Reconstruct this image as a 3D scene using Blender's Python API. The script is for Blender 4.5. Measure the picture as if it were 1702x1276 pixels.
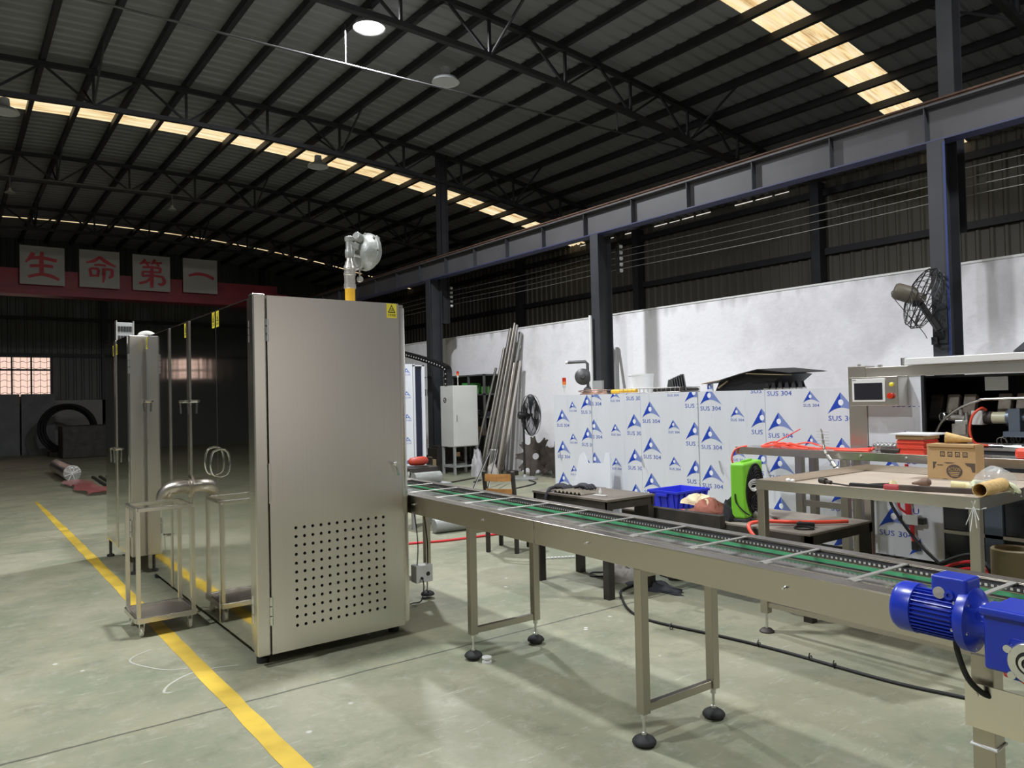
import bpy, bmesh, math, random
from mathutils import Vector, Matrix
random.seed(7)
PI = math.pi
scn = bpy.context.scene
COL = scn.collection
for o in list(bpy.data.objects): bpy.data.objects.remove(o, do_unlink=True)

# ---------------------------------------------------------------- camera
yaw, pitch, roll = 0.644729, 0.019610, -0.022839
d = Vector((math.sin(yaw)*math.cos(pitch), math.cos(yaw)*math.cos(pitch), math.sin(pitch)))
r = Vector((math.cos(yaw), -math.sin(yaw), 0)); u = r.cross(d)
r2 = r*math.cos(roll)+u*math.sin(roll); u2 = -r*math.sin(roll)+u*math.cos(roll)
cam = bpy.data.cameras.new('camera'); cam_o = bpy.data.objects.new('camera', cam); COL.objects.link(cam_o)
mw = Matrix((r2, u2, -d)).transposed().to_4x4(); mw.translation = (0, 0, 1.5)
cam_o.matrix_world = mw
cam.sensor_fit = 'HORIZONTAL'; cam.sensor_width = 36; cam.lens = 1248.54*36/1702; cam.clip_start = .02; cam.clip_end = 200
scn.camera = cam_o

# ---------------------------------------------------------------- world, exposure, lamp light
w = bpy.data.worlds.new('world'); scn.world = w; w.use_nodes = True
w.node_tree.nodes['Background'].inputs[0].default_value = (1, .94, .88, 1)
w.node_tree.nodes['Background'].inputs[1].default_value = 1.0
scn.view_settings.view_transform = 'Standard'; scn.view_settings.look = 'None'
scn.view_settings.exposure = -0.07; scn.view_settings.gamma = 1
# lit high-bay lamps: (x, y, z, watts)
LIT = [(4.93, 9.81, 6.92, 600), (-3.5, 4.2, 6.7, 560), (7.0, 0.2, 6.85, 430), (-2.0, -3.5, 6.9, 170), (1.95, 4.95, 6.9, 420)]
UNLIT = [(6.72, 10.6, 6.83), (6.75, 16.1, 6.85), (0.86, 16.2, 6.88)]

# ---------------------------------------------------------------- materials
def M(name, col, rough=.5, metal=0, var=0, vscale=5, bump=0, bscale=60, stretch=(1, 1, 1), rvar=0, em=None, es=0, alpha=1, trans=0, coord='Object', spec=.5, detail=4, dist=.02):
    m = bpy.data.materials.new(name); m.use_nodes = True
    nt = m.node_tree; N = nt.nodes; L = nt.links; b = N['Principled BSDF']
    c4 = (*col, 1)
    b.inputs['Base Color'].default_value = c4; b.inputs['Roughness'].default_value = rough; b.inputs['Metallic'].default_value = metal
    b.inputs['Specular IOR Level'].default_value = spec
    b.inputs['Alpha'].default_value = alpha; b.inputs['Transmission Weight'].default_value = trans
    if em: b.inputs['Emission Color'].default_value = (*em, 1); b.inputs['Emission Strength'].default_value = es
    if var or bump or rvar:
        tc = N.new('ShaderNodeTexCoord'); mp = N.new('ShaderNodeMapping'); mp.inputs['Scale'].default_value = stretch
        L.new(tc.outputs[coord], mp.inputs[0])
    if var:
        n = N.new('ShaderNodeTexNoise'); n.inputs['Scale'].default_value = vscale; n.inputs['Detail'].default_value = detail
        L.new(mp.outputs[0], n.inputs['Vector'])
        cr = N.new('ShaderNodeValToRGB'); cr.color_ramp.elements[0].position = .3; cr.color_ramp.elements[1].position = .7
        cr.color_ramp.elements[0].color = (*[x*(1-var) for x in col], 1); cr.color_ramp.elements[1].color = (*[min(1, x*(1+var)) for x in col], 1)
        L.new(n.outputs[0], cr.inputs[0]); L.new(cr.outputs[0], b.inputs['Base Color'])
    if rvar:
        n = N.new('ShaderNodeTexNoise'); n.inputs['Scale'].default_value = vscale*1.7; n.inputs['Detail'].default_value = 3
        L.new(mp.outputs[0], n.inputs['Vector'])
        mr = N.new('ShaderNodeMapRange'); mr.inputs[1].default_value = .3; mr.inputs[2].default_value = .7
        mr.inputs[3].default_value = max(.01, rough-rvar); mr.inputs[4].default_value = rough+rvar
        L.new(n.outputs[0], mr.inputs[0]); L.new(mr.outputs[0], b.inputs['Roughness'])
    if bump:
        n = N.new('ShaderNodeTexNoise'); n.inputs['Scale'].default_value = bscale; n.inputs['Detail'].default_value = 3
        L.new(mp.outputs[0], n.inputs['Vector'])
        bp = N.new('ShaderNodeBump'); bp.inputs['Strength'].default_value = bump; bp.inputs['Distance'].default_value = dist
        L.new(n.outputs[0], bp.inputs['Height']); L.new(bp.outputs[0], b.inputs['Normal'])
    return m

STEEL = M('brushed_steel', (.74, .705, .66), .30, 1, var=.012, vscale=3, stretch=(30, 30, .4))
STEELV = M('satin_steel', (.70, .67, .61), .27, 1)
STEELD = M('dull_steel', (.54, .50, .44), .34, 1)
MIRROR = M('mirror_steel', (.72, .71, .68), .07, 1, var=.03, vscale=2, bump=.09, bscale=1.3, stretch=(1, 1, .35), dist=.05, detail=2)
CHROME = M('chrome', (.8, .8, .8), .12, 1)
ALU = M('aluminium', (.72, .72, .70), .3, 1, var=.08, vscale=8)
DARKSTEEL = M('dark_painted_steel', (.035, .036, .042), .55, .2, var=.2, vscale=4)
PURLIN = M('purlin_paint', (.024, .024, .028), .6, .1, var=.2, vscale=3)
COLUMN = M('column_paint', (.030, .031, .036), .55, .1, var=.2, vscale=2)
BEAMGREY = M('crane_beam_paint', (.070, .067, .070), .55, .1, var=.15, vscale=1.5)
RUST = M('rusty_rail', (.10, .055, .035), .8, .2, var=.3, vscale=6)
REDGIRDER = M('red_girder_paint', (.22, .012, .02), .5, 0, var=.15, vscale=2)
BLACK = M('black_plastic', (.012, .012, .013), .45)
RUBBER = M('black_rubber', (.015, .015, .015), .7)
WHITE = M('white_paint', (.72, .72, .70), .4)
OFFWHITE = M('off_white_enamel', (.60, .60, .57), .45, var=.04, vscale=3)
GREYPAINT = M('grey_paint', (.30, .31, .30), .45)
YELLOW = M('yellow_gas_paint', (.72, .40, .02), .45, var=.08, vscale=12)
STICKER = M('yellow_sticker', (.80, .68, .05), .4)
INK = M('black_ink', (.015, .013, .012), .5)
BLUEINK = M('blue_ink', (.010, .055, .42), .45)
LIGHTBLUE = M('pale_blue_ink', (.19, .25, .52), .45)
FILM = M('white_protective_film', (.67, .685, .72), .32, 0, var=.03, vscale=2, rvar=.06, stretch=(1, 3, .4), bump=.05, bscale=4)
FILMPAPER = M('white_print', (.82, .84, .88), .35)
REDSIGN = M('red_sign_paint', (.42, .03, .045), .55)
SIGNBOARD = M('sign_board', (.36, .34, .31), .6, var=.04, vscale=3)
MOTORBLUE = M('blue_motor_paint', (.012, .035, .40), .28, 0, var=.06, vscale=10)
CRATEBLUE = M('blue_crate_plastic', (.03, .045, .62), .4)
GREENFAN = M('green_fan_plastic', (.20, .56, .035), .4)
GREENRAIL = M('green_guide_plastic', (.02, .22, .085), .45, var=.15, vscale=10)
ORANGE = M('orange_hose_plastic', (.85, .09, .05), .4)
REDHOSE = M('red_hose', (.62, .025, .03), .45)
ORANGEBAG = M('orange_bag', (.36, .035, .015), .5, var=.2, vscale=6, bump=.3, bscale=9)
CARD = M('cardboard', (.46, .30, .14), .8, var=.10, vscale=6)
CONE = M('wafer', (.62, .42, .17), .75, var=.15, vscale=20, bump=.3, bscale=60)
PALEWAFER = M('pale_wafer', (.70, .62, .34), .8, var=.1, vscale=20)
WOOD = M('chair_wood', (.42, .20, .06), .5, var=.2, vscale=4, stretch=(1, 8, 8))
TAN = M('tray_liner', (.40, .33, .26), .75, var=.10, vscale=4)
DARKIRON = M('dark_iron', (.055, .048, .042), .6, .5, var=.3, vscale=6)
RUSTIRON = M('brown_iron', (.075, .06, .05), .75, .4, var=.35, vscale=8)
CLOTHW = M('pale_cloth', (.52, .46, .38), .9, var=.12, vscale=10, bump=.4, bscale=12)
CLOTHG = M('grey_cloth', (.36, .33, .30), .9, var=.18, vscale=9, bump=.4, bscale=12)
CLOTHR = M('brown_red_cloth', (.26, .09, .06), .9, var=.2, vscale=9, bump=.4, bscale=12)
CLOTHD = M('dark_cloth', (.035, .036, .042), .9, var=.2, vscale=9, bump=.4, bscale=12)
GLOVE = M('pale_glove', (.60, .62, .42), .9, var=.1, vscale=14, bump=.3, bscale=30)
CASTD = M('dark_cast', (.085, .085, .085), .45, .3, var=.12, vscale=14)
CAST = M('cast_grey', (.30, .31, .29), .42, .3, var=.12, vscale=14, bump=.15, bscale=40)
VALVE = M('valve_nickel', (.50, .48, .43), .36, .7, var=.1, vscale=20)
WIRE = M('dull_wire', (.30, .29, .27), .5, .6)
GLASSDARK = M('dark_screen', (.018, .019, .026), .12)
CLEARPLASTIC = M('clear_plastic_bag', (.85, .85, .82), .2, alpha=.28)
REDFILM = M('red_plastic_sheet', (.42, .12, .12), .4, alpha=.75)
COPPER = M('copper_tube', (.45, .28, .21), .4, 1)
BROWNPIPE = M('tan_column', (.24, .19, .10), .6)
BROWNBOX = M('brown_box_ink', (.09, .06, .045), .7)
WHEELW = M('cream_caster_wheel', (.62, .60, .50), .45)
LINEYELLOW = M('line_paint', (.56, .385, .045), .6, var=.28, vscale=3, detail=8)
CHALK = M('chalk', (.40, .405, .34), .95)
DUSTLIGHT = M('dusty_sheet', (.16, .165, .165), .7, var=.12, vscale=2, bump=.8, bscale=2.2, dist=.1)
BEACONR = M('beacon_red', (.55, .03, .01), .25)
BEACONO = M('beacon_orange', (.80, .22, .04), .25)
LAMPWHITE = M('lamp_white', (.70, .72, .74), .4)
SLATE = M('grey_shelf', (.10, .105, .10), .6, .2, var=.2, vscale=3)
GREENBOX = M('green_carton', (.08, .22, .05), .6)
BLUESTRIP = M('blue_strip', (.012, .028, .13), .5)
SILVERBLUE = M('blue_grey_casting', (.12, .15, .19), .4, .4)
CREAM = M('cream_motor', (.50, .49, .33), .4)
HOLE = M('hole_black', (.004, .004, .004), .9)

def lampmat():
    m = bpy.data.materials.new('lamp_glow'); m.use_nodes = True; b = m.node_tree.nodes['Principled BSDF']
    b.inputs['Base Color'].default_value = (.9, .9, .95, 1)
    b.inputs['Emission Color'].default_value = (.9, .94, 1, 1); b.inputs['Emission Strength'].default_value = 12
    return m
GLOW = lampmat()

def wallmat():
    m = bpy.data.materials.new('whitewashed_brick'); m.use_nodes = True
    nt = m.node_tree; N = nt.nodes; L = nt.links; b = N['Principled BSDF']; b.inputs['Roughness'].default_value = .85
    tc = N.new('ShaderNodeTexCoord')
    n1 = N.new('ShaderNodeTexNoise'); n1.inputs['Scale'].default_value = .9; n1.inputs['Detail'].default_value = 8; n1.inputs['Roughness'].default_value = .65
    L.new(tc.outputs['Object'], n1.inputs['Vector'])
    c1 = N.new('ShaderNodeValToRGB'); e = c1.color_ramp.elements
    e[0].position = .32; e[0].color = (.70, .68, .70, 1); e[1].position = .52; e[1].color = (.86, .84, .865, 1)
    L.new(n1.outputs[0], c1.inputs[0])
    # damp streaks running down from the coping
    mp = N.new('ShaderNodeMapping'); mp.inputs['Scale'].default_value = (3, 3.2, .35); L.new(tc.outputs['Object'], mp.inputs[0])
    n2 = N.new('ShaderNodeTexNoise'); n2.inputs['Scale'].default_value = 1.6; n2.inputs['Detail'].default_value = 7; L.new(mp.outputs[0], n2.inputs['Vector'])
    sx = N.new('ShaderNodeSeparateXYZ'); L.new(tc.outputs['Object'], sx.inputs[0])
    mr = N.new('ShaderNodeMapRange'); mr.inputs[1].default_value = 2.4; mr.inputs[2].default_value = 2.95; mr.inputs[3].default_value = 0; mr.inputs[4].default_value = 1
    L.new(sx.outputs['Z'], mr.inputs[0])
    mu = N.new('ShaderNodeMath'); mu.operation = 'MULTIPLY'; L.new(n2.outputs[0], mu.inputs[0]); L.new(mr.outputs[0], mu.inputs[1])
    c2 = N.new('ShaderNodeValToRGB'); c2.color_ramp.elements[0].position = .42; c2.color_ramp.elements[0].color = (0, 0, 0, 1)
    c2.color_ramp.elements[1].position = .66; c2.color_ramp.elements[1].color = (.5, .5, .5, 1); L.new(mu.outputs[0], c2.inputs[0])
    mx = N.new('ShaderNodeMix'); mx.data_type = 'RGBA'; L.new(c2.outputs[0], mx.inputs[0]); L.new(c1.outputs[0], mx.inputs[6]); mx.inputs[7].default_value = (.22, .21, .20, 1)
    L.new(mx.outputs[2], b.inputs['Base Color'])
    bp = N.new('ShaderNodeBump'); bp.inputs['Strength'].default_value = .25; bp.inputs['Distance'].default_value = .02
    n3 = N.new('ShaderNodeTexNoise'); n3.inputs['Scale'].default_value = 14; n3.inputs['Detail'].default_value = 6; L.new(tc.outputs['Object'], n3.inputs['Vector'])
    L.new(n3.outputs[0], bp.inputs['Height']); L.new(bp.outputs[0], b.inputs['Normal'])
    return m
def floormat():
    m = bpy.data.materials.new('worn_green_floor'); m.use_nodes = True
    nt = m.node_tree; N = nt.nodes; L = nt.links; b = N['Principled BSDF']
    tc = N.new('ShaderNodeTexCoord'); P = tc.outputs['Object']
    def noise(s, det, ro=.6, vec=None, dis=0):
        n = N.new('ShaderNodeTexNoise'); n.inputs['Scale'].default_value = s; n.inputs['Detail'].default_value = det; n.inputs['Roughness'].default_value = ro
        n.inputs['Distortion'].default_value = dis; L.new(vec or P, n.inputs['Vector']); return n.outputs[0]
    def ramp(i, p0, c0, p1, c1):
        c = N.new('ShaderNodeValToRGB'); e = c.color_ramp.elements; e[0].position = p0; e[0].color = (*c0, 1); e[1].position = p1; e[1].color = (*c1, 1); L.new(i, c.inputs[0]); return c.outputs[0]
    def mix(f, a, c):
        x = N.new('ShaderNodeMix'); x.data_type = 'RGBA'; L.new(f, x.inputs[0]) if not isinstance(f, float) else setattr(x.inputs[0], 'default_value', f)
        L.new(a, x.inputs[6])
        if isinstance(c, tuple): x.inputs[7].default_value = (*c, 1)
        else: L.new(c, x.inputs[7])
        return x.outputs[2]
    base = ramp(noise(.55, 6), .38, (.222, .222, .152), .62, (.315, .302, .208))
    green = ramp(noise(1.2, 8, .7), .46, (0, 0, 0), .60, (.6, .6, .6))
    base = mix(green, base, (.165, .198, .135))
    worn = ramp(noise(.9, 9, .72, dis=.6), .50, (0, 0, 0), .64, (.7, .7, .7))
    base = mix(worn, base, (.32, .308, .235))
    fine = ramp(noise(7, 9, .8), .53, (0, 0, 0), .68, (.55, .55, .55))
    base = mix(fine, base, (.38, .375, .31))
    dirt = ramp(noise(2.6, 9, .75, dis=.4), .54, (0, 0, 0), .70, (.6, .6, .6))
    base = mix(dirt, base, (.115, .122, .085))
    # pale scrapes
    mp = N.new('ShaderNodeMapping'); mp.inputs['Rotation'].default_value = (0, 0, .6); mp.inputs['Scale'].default_value = (1, 6, 1); L.new(P, mp.inputs[0])
    scr = ramp(noise(3.0, 8, .8, mp.outputs[0]), .58, (0, 0, 0), .66, (.6, .6, .6))
    base = mix(scr, base, (.46, .455, .38))
    # white specks of plaster
    vo = N.new('ShaderNodeTexVoronoi'); vo.inputs['Scale'].default_value = 5.0; L.new(P, vo.inputs['Vector'])
    sp = ramp(vo.outputs['Distance'], .05, (1, 1, 1), .085, (0, 0, 0))
    spm = N.new('ShaderNodeMath'); spm.operation = 'MULTIPLY'; L.new(sp, spm.inputs[0]); L.new(ramp(noise(1.1, 3), .52, (0, 0, 0), .6, (1, 1, 1)), spm.inputs[1])
    base = mix(spm.outputs[0], base, (.62, .62, .57))
    # slab joints every 5.2 m
    sx = N.new('ShaderNodeSeparateXYZ'); L.new(P, sx.inputs[0])
    wob = noise(2.2, 5)
    for ax, off, per in (('Y', 3.885, 5.6), ('X', 12.0, 24.0)):
        a = N.new('ShaderNodeMath'); a.operation = 'MULTIPLY_ADD'; L.new(wob, a.inputs[0]); a.inputs[1].default_value = .05; L.new(sx.outputs[ax], a.inputs[2])
        s = N.new('ShaderNodeMath'); s.operation = 'SUBTRACT'; L.new(a.outputs[0], s.inputs[0]); s.inputs[1].default_value = off+.025-per/2
        q = N.new('ShaderNodeMath'); q.operation = 'PINGPONG'; L.new(s.outputs[0], q.inputs[0]); q.inputs[1].default_value = per/2
        jl = ramp(q.outputs[0], 0, (0, 0, 0), 1, (1, 1, 1))
        f = N.new('ShaderNodeMapRange'); f.inputs[1].default_value = per/2-.012; f.inputs[2].default_value = per/2-.004; f.inputs[3].default_value = 0; f.inputs[4].default_value = .85
        L.new(q.outputs[0], f.inputs[0]); base = mix(f.outputs[0], base, (.06, .062, .05))
    L.new(base, b.inputs['Base Color'])
    rr = N.new('ShaderNodeMapRange'); rr.inputs[3].default_value = .38; rr.inputs[4].default_value = .75; L.new(noise(1.7, 6), rr.inputs[0]); L.new(rr.outputs[0], b.inputs['Roughness'])
    b.inputs['Specular IOR Level'].default_value = .35
    bp = N.new('ShaderNodeBump'); bp.inputs['Strength'].default_value = .12; bp.inputs['Distance'].default_value = .01
    L.new(noise(25, 6), bp.inputs['Height']); L.new(bp.outputs[0], b.inputs['Normal'])
    return m
def skymat():
    m = bpy.data.materials.new('skylight_sheet'); m.use_nodes = True
    nt = m.node_tree; N = nt.nodes; L = nt.links; b = N['Principled BSDF']
    b.inputs['Base Color'].default_value = (.3, .25, .15, 1); b.inputs['Roughness'].default_value = .6
    tc = N.new('ShaderNodeTexCoord'); mp = N.new('ShaderNodeMapping'); mp.inputs['Scale'].default_value = (.5, 9, 1); L.new(tc.outputs['Object'], mp.inputs[0])
    n = N.new('ShaderNodeTexNoise'); n.inputs['Scale'].default_value = 1.6; n.inputs['Detail'].default_value = 6; n.inputs['Roughness'].default_value = .7; L.new(mp.outputs[0], n.inputs['Vector'])
    c = N.new('ShaderNodeValToRGB'); e = c.color_ramp.elements
    e[0].position = .33; e[0].color = (.42, .22, .07, 1); e[1].position = .60; e[1].color = (1.0, .86, .58, 1); e.new(.46).color = (.90, .68, .36, 1)
    L.new(n.outputs[0], c.inputs[0]); L.new(c.outputs[0], b.inputs['Emission Color']); b.inputs['Emission Strength'].default_value = 1.05
    return m
def corrmat(name, a, b_, rough=.55):
    return M(name, a, rough, .1, var=.22, vscale=.7, stretch=(1, 1, .3))
WALLM = wallmat(); FLOORM = floormat(); SKYM = skymat()
ROOFM = M('roof_sheet', (.23, .23, .24), .6, .05, var=.12, vscale=.4, stretch=(.3, 2, 1)); CLADM = M('wall_cladding', (.11, .10, .08), .6, .1, var=.2, vscale=.5, stretch=(1, 1, .3))
ENDCLAD = M('end_cladding', (.11, .115, .11), .6, .1, var=.2, vscale=.5, stretch=(1, 1, .3))
PANE = M('pink_daylight_pane', (.5, .4, .35), .4, em=(1, .70, .58), es=1.0)

# ---------------------------------------------------------------- mesh helper
WL = {}
class MB:
    def __init__(s): s.v = []; s.f = []; s.m = []; s.mi = 0; s.T = None
    def add(s, vs, fs):
        o = len(s.v)
        for p in vs:
            p = Vector(p); s.v.append(s.T @ p if s.T else p)
        for f in fs: s.f.append([i+o for i in f]); s.m.append(s.mi)
        return s
    def mat(s, i): s.mi = i; return s
    def xf(s, T): s.T = T; return s
    def box(s, x0, x1, y0, y1, z0, z1):
        return s.add([(x0,y0,z0),(x1,y0,z0),(x1,y1,z0),(x0,y1,z0),(x0,y0,z1),(x1,y0,z1),(x1,y1,z1),(x0,y1,z1)],
                     [(0,3,2,1),(4,5,6,7),(0,1,5,4),(1,2,6,5),(2,3,7,6),(3,0,4,7)])
    def bar(s, a, b, w, h, up=(0,0,1)):
        a = Vector(a); b = Vector(b); t = (b-a).normalized(); up = Vector(up)
        x = t.cross(up)
        if x.length < 1e-4: x = t.cross(Vector((1,0,0)))
        x.normalize(); y = x.cross(t)
        x *= w/2; y *= h/2
        return s.add([a-x-y,a+x-y,a+x+y,a-x+y,b-x-y,b+x-y,b+x+y,b-x+y],[(0,1,2,3),(4,7,6,5),(0,4,5,1),(1,5,6,2),(2,6,7,3),(3,7,4,0)])
    def lathe(s, prof, o, ax=(0,0,1), n=24, sc=(1,1), ref=None, caps=True):
        o = Vector(o); ax = Vector(ax).normalized()
        x = Vector(ref) if ref else (Vector((1,0,0)) if abs(ax.x) < .9 else Vector((0,1,0)))
        x = (x-ax*x.dot(ax)).normalized(); y = ax.cross(x)
        vs = []; fs = []
        for (R, h) in prof:
            for k in range(n):
                a = 2*PI*k/n; vs.append(o+ax*h+x*(R*math.cos(a)*sc[0])+y*(R*math.sin(a)*sc[1]))
        for i in range(len(prof)-1):
            for k in range(n):
                k2 = (k+1) % n; fs.append((i*n+k, i*n+k2, (i+1)*n+k2, (i+1)*n+k))
        if caps and prof[0][0] > 1e-5: fs.append(tuple(range(n-1, -1, -1)))
        if caps and prof[-1][0] > 1e-5: fs.append(tuple((len(prof)-1)*n+k for k in range(n)))
        return s.add(vs, fs)
    def cyl(s, a, b, r, r1=None, n=16):
        a = Vector(a); b = Vector(b)
        return s.lathe([(r, 0), (r if r1 is None else r1, (b-a).length)], a, b-a, n)
    def ball(s, c, r, n=14, sc=(1,1,1)):
        k = 8; T0 = s.T; T = Matrix.Translation(Vector(c)) @ Matrix.Diagonal((*sc, 1)); s.T = (T0 @ T) if T0 else T
        s.lathe([(max(1e-6, r*math.sin(PI*i/k)), -r*math.cos(PI*i/k)) for i in range(k+1)], (0,0,0), (0,0,1), n); s.T = T0; return s
    def tube(s, pts, r, n=8, closed=False):
        pts = [Vector(p) for p in pts]; N = len(pts); vs = []; fs = []
        nrm = None
        for i in range(N):
            if closed: t = pts[(i+1) % N]-pts[i-1]
            else: t = pts[min(i+1, N-1)]-pts[max(i-1, 0)]
            t.normalize()
            if nrm is None:
                nrm = t.cross(Vector((0,0,1)))
                if nrm.length < .1: nrm = t.cross(Vector((1,0,0)))
            nrm = (nrm-t*nrm.dot(t)).normalized(); bi = t.cross(nrm)
            rr = r[i] if isinstance(r, (list, tuple)) else r
            for k in range(n): a = 2*PI*k/n; vs.append(pts[i]+nrm*(rr*math.cos(a))+bi*(rr*math.sin(a)))
        for i in range(N if closed else N-1):
            j = (i+1) % N
            for k in range(n): k2 = (k+1) % n; fs.append((i*n+k, i*n+k2, j*n+k2, j*n+k))
        if not closed: fs.append(tuple(range(n-1, -1, -1))); fs.append(tuple((N-1)*n+k for k in range(n)))
        return s.add(vs, fs)
    def ring(s, c, R, r, ax=(0,0,1), n=32, m=8):
        ax = Vector(ax).normalized(); x = ax.orthogonal().normalized(); y = ax.cross(x); c = Vector(c)
        return s.tube([c+x*(R*math.cos(2*PI*k/n))+y*(R*math.sin(2*PI*k/n)) for k in range(n)], r, m, True)
    def prism(s, poly, o, ux, uy, dep):
        o = Vector(o); ux = Vector(ux); uy = Vector(uy); uz = ux.cross(uy).normalized()*dep; n = len(poly)
        a = [o+ux*p[0]+uy*p[1] for p in poly]
        return s.add(a+[p+uz for p in a], [tuple(range(n-1, -1, -1)), tuple(range(n, 2*n))]+[(i, (i+1) % n, n+(i+1) % n, n+i) for i in range(n)])
    def face(s, pts): return s.add(pts, [tuple(range(len(pts)))])
    def build(s, name, mats, parent=None, bevel=0, seg=2, smooth=None, fix=True, kind=None, label=None):
        off = WL.get(parent.name, Vector((0,0,0))) if parent else Vector((0,0,0))
        me = bpy.data.meshes.new(name); me.from_pydata([tuple(p-off) for p in s.v], [], s.f)
        if not isinstance(mats, (list, tuple)): mats = [mats]
        for m in mats: me.materials.append(m)
        me.polygons.foreach_set('material_index', s.m)
        if fix:
            bm = bmesh.new(); bm.from_mesh(me); bmesh.ops.recalc_face_normals(bm, faces=bm.faces); bm.to_mesh(me); bm.free()
        if smooth:
            me.polygons.foreach_set('use_smooth', [True]*len(me.polygons)); me.set_sharp_from_angle(angle=math.radians(smooth))
        o = bpy.data.objects.new(name, me); COL.objects.link(o)
        if parent: o.parent = parent; WL[o.name] = off
        if bevel:
            b = o.modifiers.new('bevel', 'BEVEL'); b.width = bevel; b.segments = seg; b.limit_method = 'ANGLE'; b.angle_limit = math.radians(40)
        if kind: o['kind'] = kind
        if label: o['label'] = label
        return o
def thing(name, label, cat, loc=(0,0,0), group=None, rz=0, local=False):
    o = bpy.data.objects.new(name, None); COL.objects.link(o); o.location = loc; o.rotation_euler = (0,0,rz); o.empty_display_size = .1
    o['label'] = label; o['category'] = cat
    if group: o['group'] = group
    WL[o.name] = Vector((0,0,0)) if local else Vector(loc); return o
def tag(o, label, cat, group=None, kind=None):
    o['label'] = label; o['category'] = cat
    if group: o['group'] = group
    if kind: o['kind'] = kind
    return o
def dup(root, loc=None, label=None, group=None, rz=None):
    def cp(o, par):
        c = o.copy(); COL.objects.link(c)
        if par: c.parent = par
        for ch in list(o.children): cp(ch, c)
        return c
    c = cp(root, None)
    if loc is not None: c.location = loc
    if rz is not None: c.rotation_euler = (0,0,rz)
    if label: c['label'] = label
    if group: c['group'] = group
    return c
def struct(mb, name, mats, **k): return mb.build(name, mats, kind='structure', **k)
def spl(pts, k=6, closed=False):
    P = [Vector(p) for p in pts]; out = []; n = len(P)
    for i in range(n if closed else n-1):
        g = (lambda j: P[j % n]) if closed else (lambda j: P[min(max(j, 0), n-1)])
        a, b, c, e = g(i-1), g(i), g(i+1), g(i+2)
        for q in range(k):
            t = q/k; out.append(.5*((2*b)+(c-a)*t+(2*a-5*b+4*c-e)*t*t+(3*b-a-3*c+e)*t**3))
    if not closed: out.append(P[-1])
    return out
_txt = {}
def text_tris(s):
    """triangles of a string, cap height about .7, baseline 0, starting at x = 0"""
    if s in _txt: return _txt[s]
    cu = bpy.data.curves.new('t', 'FONT'); cu.body = s; cu.size = 1; cu.resolution_u = 2
    o = bpy.data.objects.new('t', cu); COL.objects.link(o)
    dg = bpy.context.evaluated_depsgraph_get(); me = o.evaluated_get(dg).to_mesh()
    tr = [[(me.vertices[i].co.x, me.vertices[i].co.y) for i in p.vertices] for p in me.polygons]
    o.evaluated_get(dg).to_mesh_clear(); bpy.data.objects.remove(o); bpy.data.curves.remove(cu)
    _txt[s] = tr; return tr
def text_size(s):
    xs = [p[0] for t in text_tris(s) for p in t]; ys = [p[1] for t in text_tris(s) for p in t]
    return (min(xs), max(xs), min(ys), max(ys)) if xs else (0, 1, 0, 1)
def put_text(mb, s, o, ux, uy, width, height):
    """lay flat lettering so that it fills width x height from corner o"""
    a, b, c, e = text_size(s); o = Vector(o); ux = Vector(ux); uy = Vector(uy)
    for t in text_tris(s): mb.face([o+ux*((p[0]-a)/(b-a)*width)+uy*((p[1]-c)/(e-c)*height) for p in t])
def clip(poly, x0, x1, y0, y1):
    for ax, lim, sg in ((0, x0, 1), (0, x1, -1), (1, y0, 1), (1, y1, -1)):
        out = []
        for i in range(len(poly)):
            a, b = poly[i-1], poly[i]; da = (a[ax]-lim)*sg; db = (b[ax]-lim)*sg
            if da >= 0: out.append(a)
            if da*db < 0: t = da/(da-db); out.append((a[0]+(b[0]-a[0])*t, a[1]+(b[1]-a[1])*t))
        poly = out
        if len(poly) < 3: return []
    return poly
def logo_polys(W):
    """mountain-shaped mark with SUS 304 under it; returns [(material, polygon)]"""
    out = []; n = 8
    def arc(t): return .19*math.sin(PI*min(1, max(0, t))**.92)
    ap = (.43, .66)
    for i in range(n):
        t0, t1 = i/n, (i+1)/n
        L0, L1 = (ap[0]*t0, ap[1]*t0), (ap[0]*t1, ap[1]*t1)
        out.append((1, [(L0[0], arc(L0[0])), (L1[0], arc(L1[0])), L1, L0]))
        R0 = (ap[0]+(1-ap[0])*t0, ap[1]*(1-t0)); R1 = (ap[0]+(1-ap[0])*t1, ap[1]*(1-t1))
        out.append((2, [(R0[0], min(arc(R0[0]), R0[1])), (R1[0], min(arc(R1[0]), R1[1])), R1, R0]))
    out.append((3, [((.44+.085*math.cos(2*PI*k/14)), .35+.095*math.sin(2*PI*k/14)) for k in range(14)]))
    a, b, c, e = text_size('SUS 304')
    for t in text_tris('SUS 304'): out.append((4, [(.02+(p[0]-a)/(b-a)*.93, -.21+(p[1]-c)/(e-c)*.155) for p in t]))
    return [(m, [(x*W, y*W) for x, y in p]) for m, p in out]
LOGO = {}
def film_print(mb, o, ux, uy, wid, hei, ph, cols=((.02, .28, 0), (.36, .165, .26), (.54, .28, .16), (.90, .165, .05)), pitch=.40):
    """print the film pattern on a wid x hei rectangle with lower left corner o"""
    o = Vector(o); ux = Vector(ux); uy = Vector(uy); nz = ux.cross(uy).normalized()
    for (cx, W, dz) in cols:
        z = -.3+((ph+dz) % pitch)
        while z < hei+.1:
            if W not in LOGO: LOGO[W] = logo_polys(W)
            for m, p in LOGO[W]:
                q = clip([(x+cx, y+z) for x, y in p], .002, wid-.002, .002, hei-.002)
                if len(q) >= 3:
                    lift = .0008 if m != 3 else .0014
                    mb.mat(m); mb.face([o+ux*x+uy*y+nz*lift for x, y in q])
            z += pitch
    mb.mat(0)
FILMMATS = [FILM, BLUEINK, LIGHTBLUE, FILMPAPER, BLUEINK]
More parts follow.
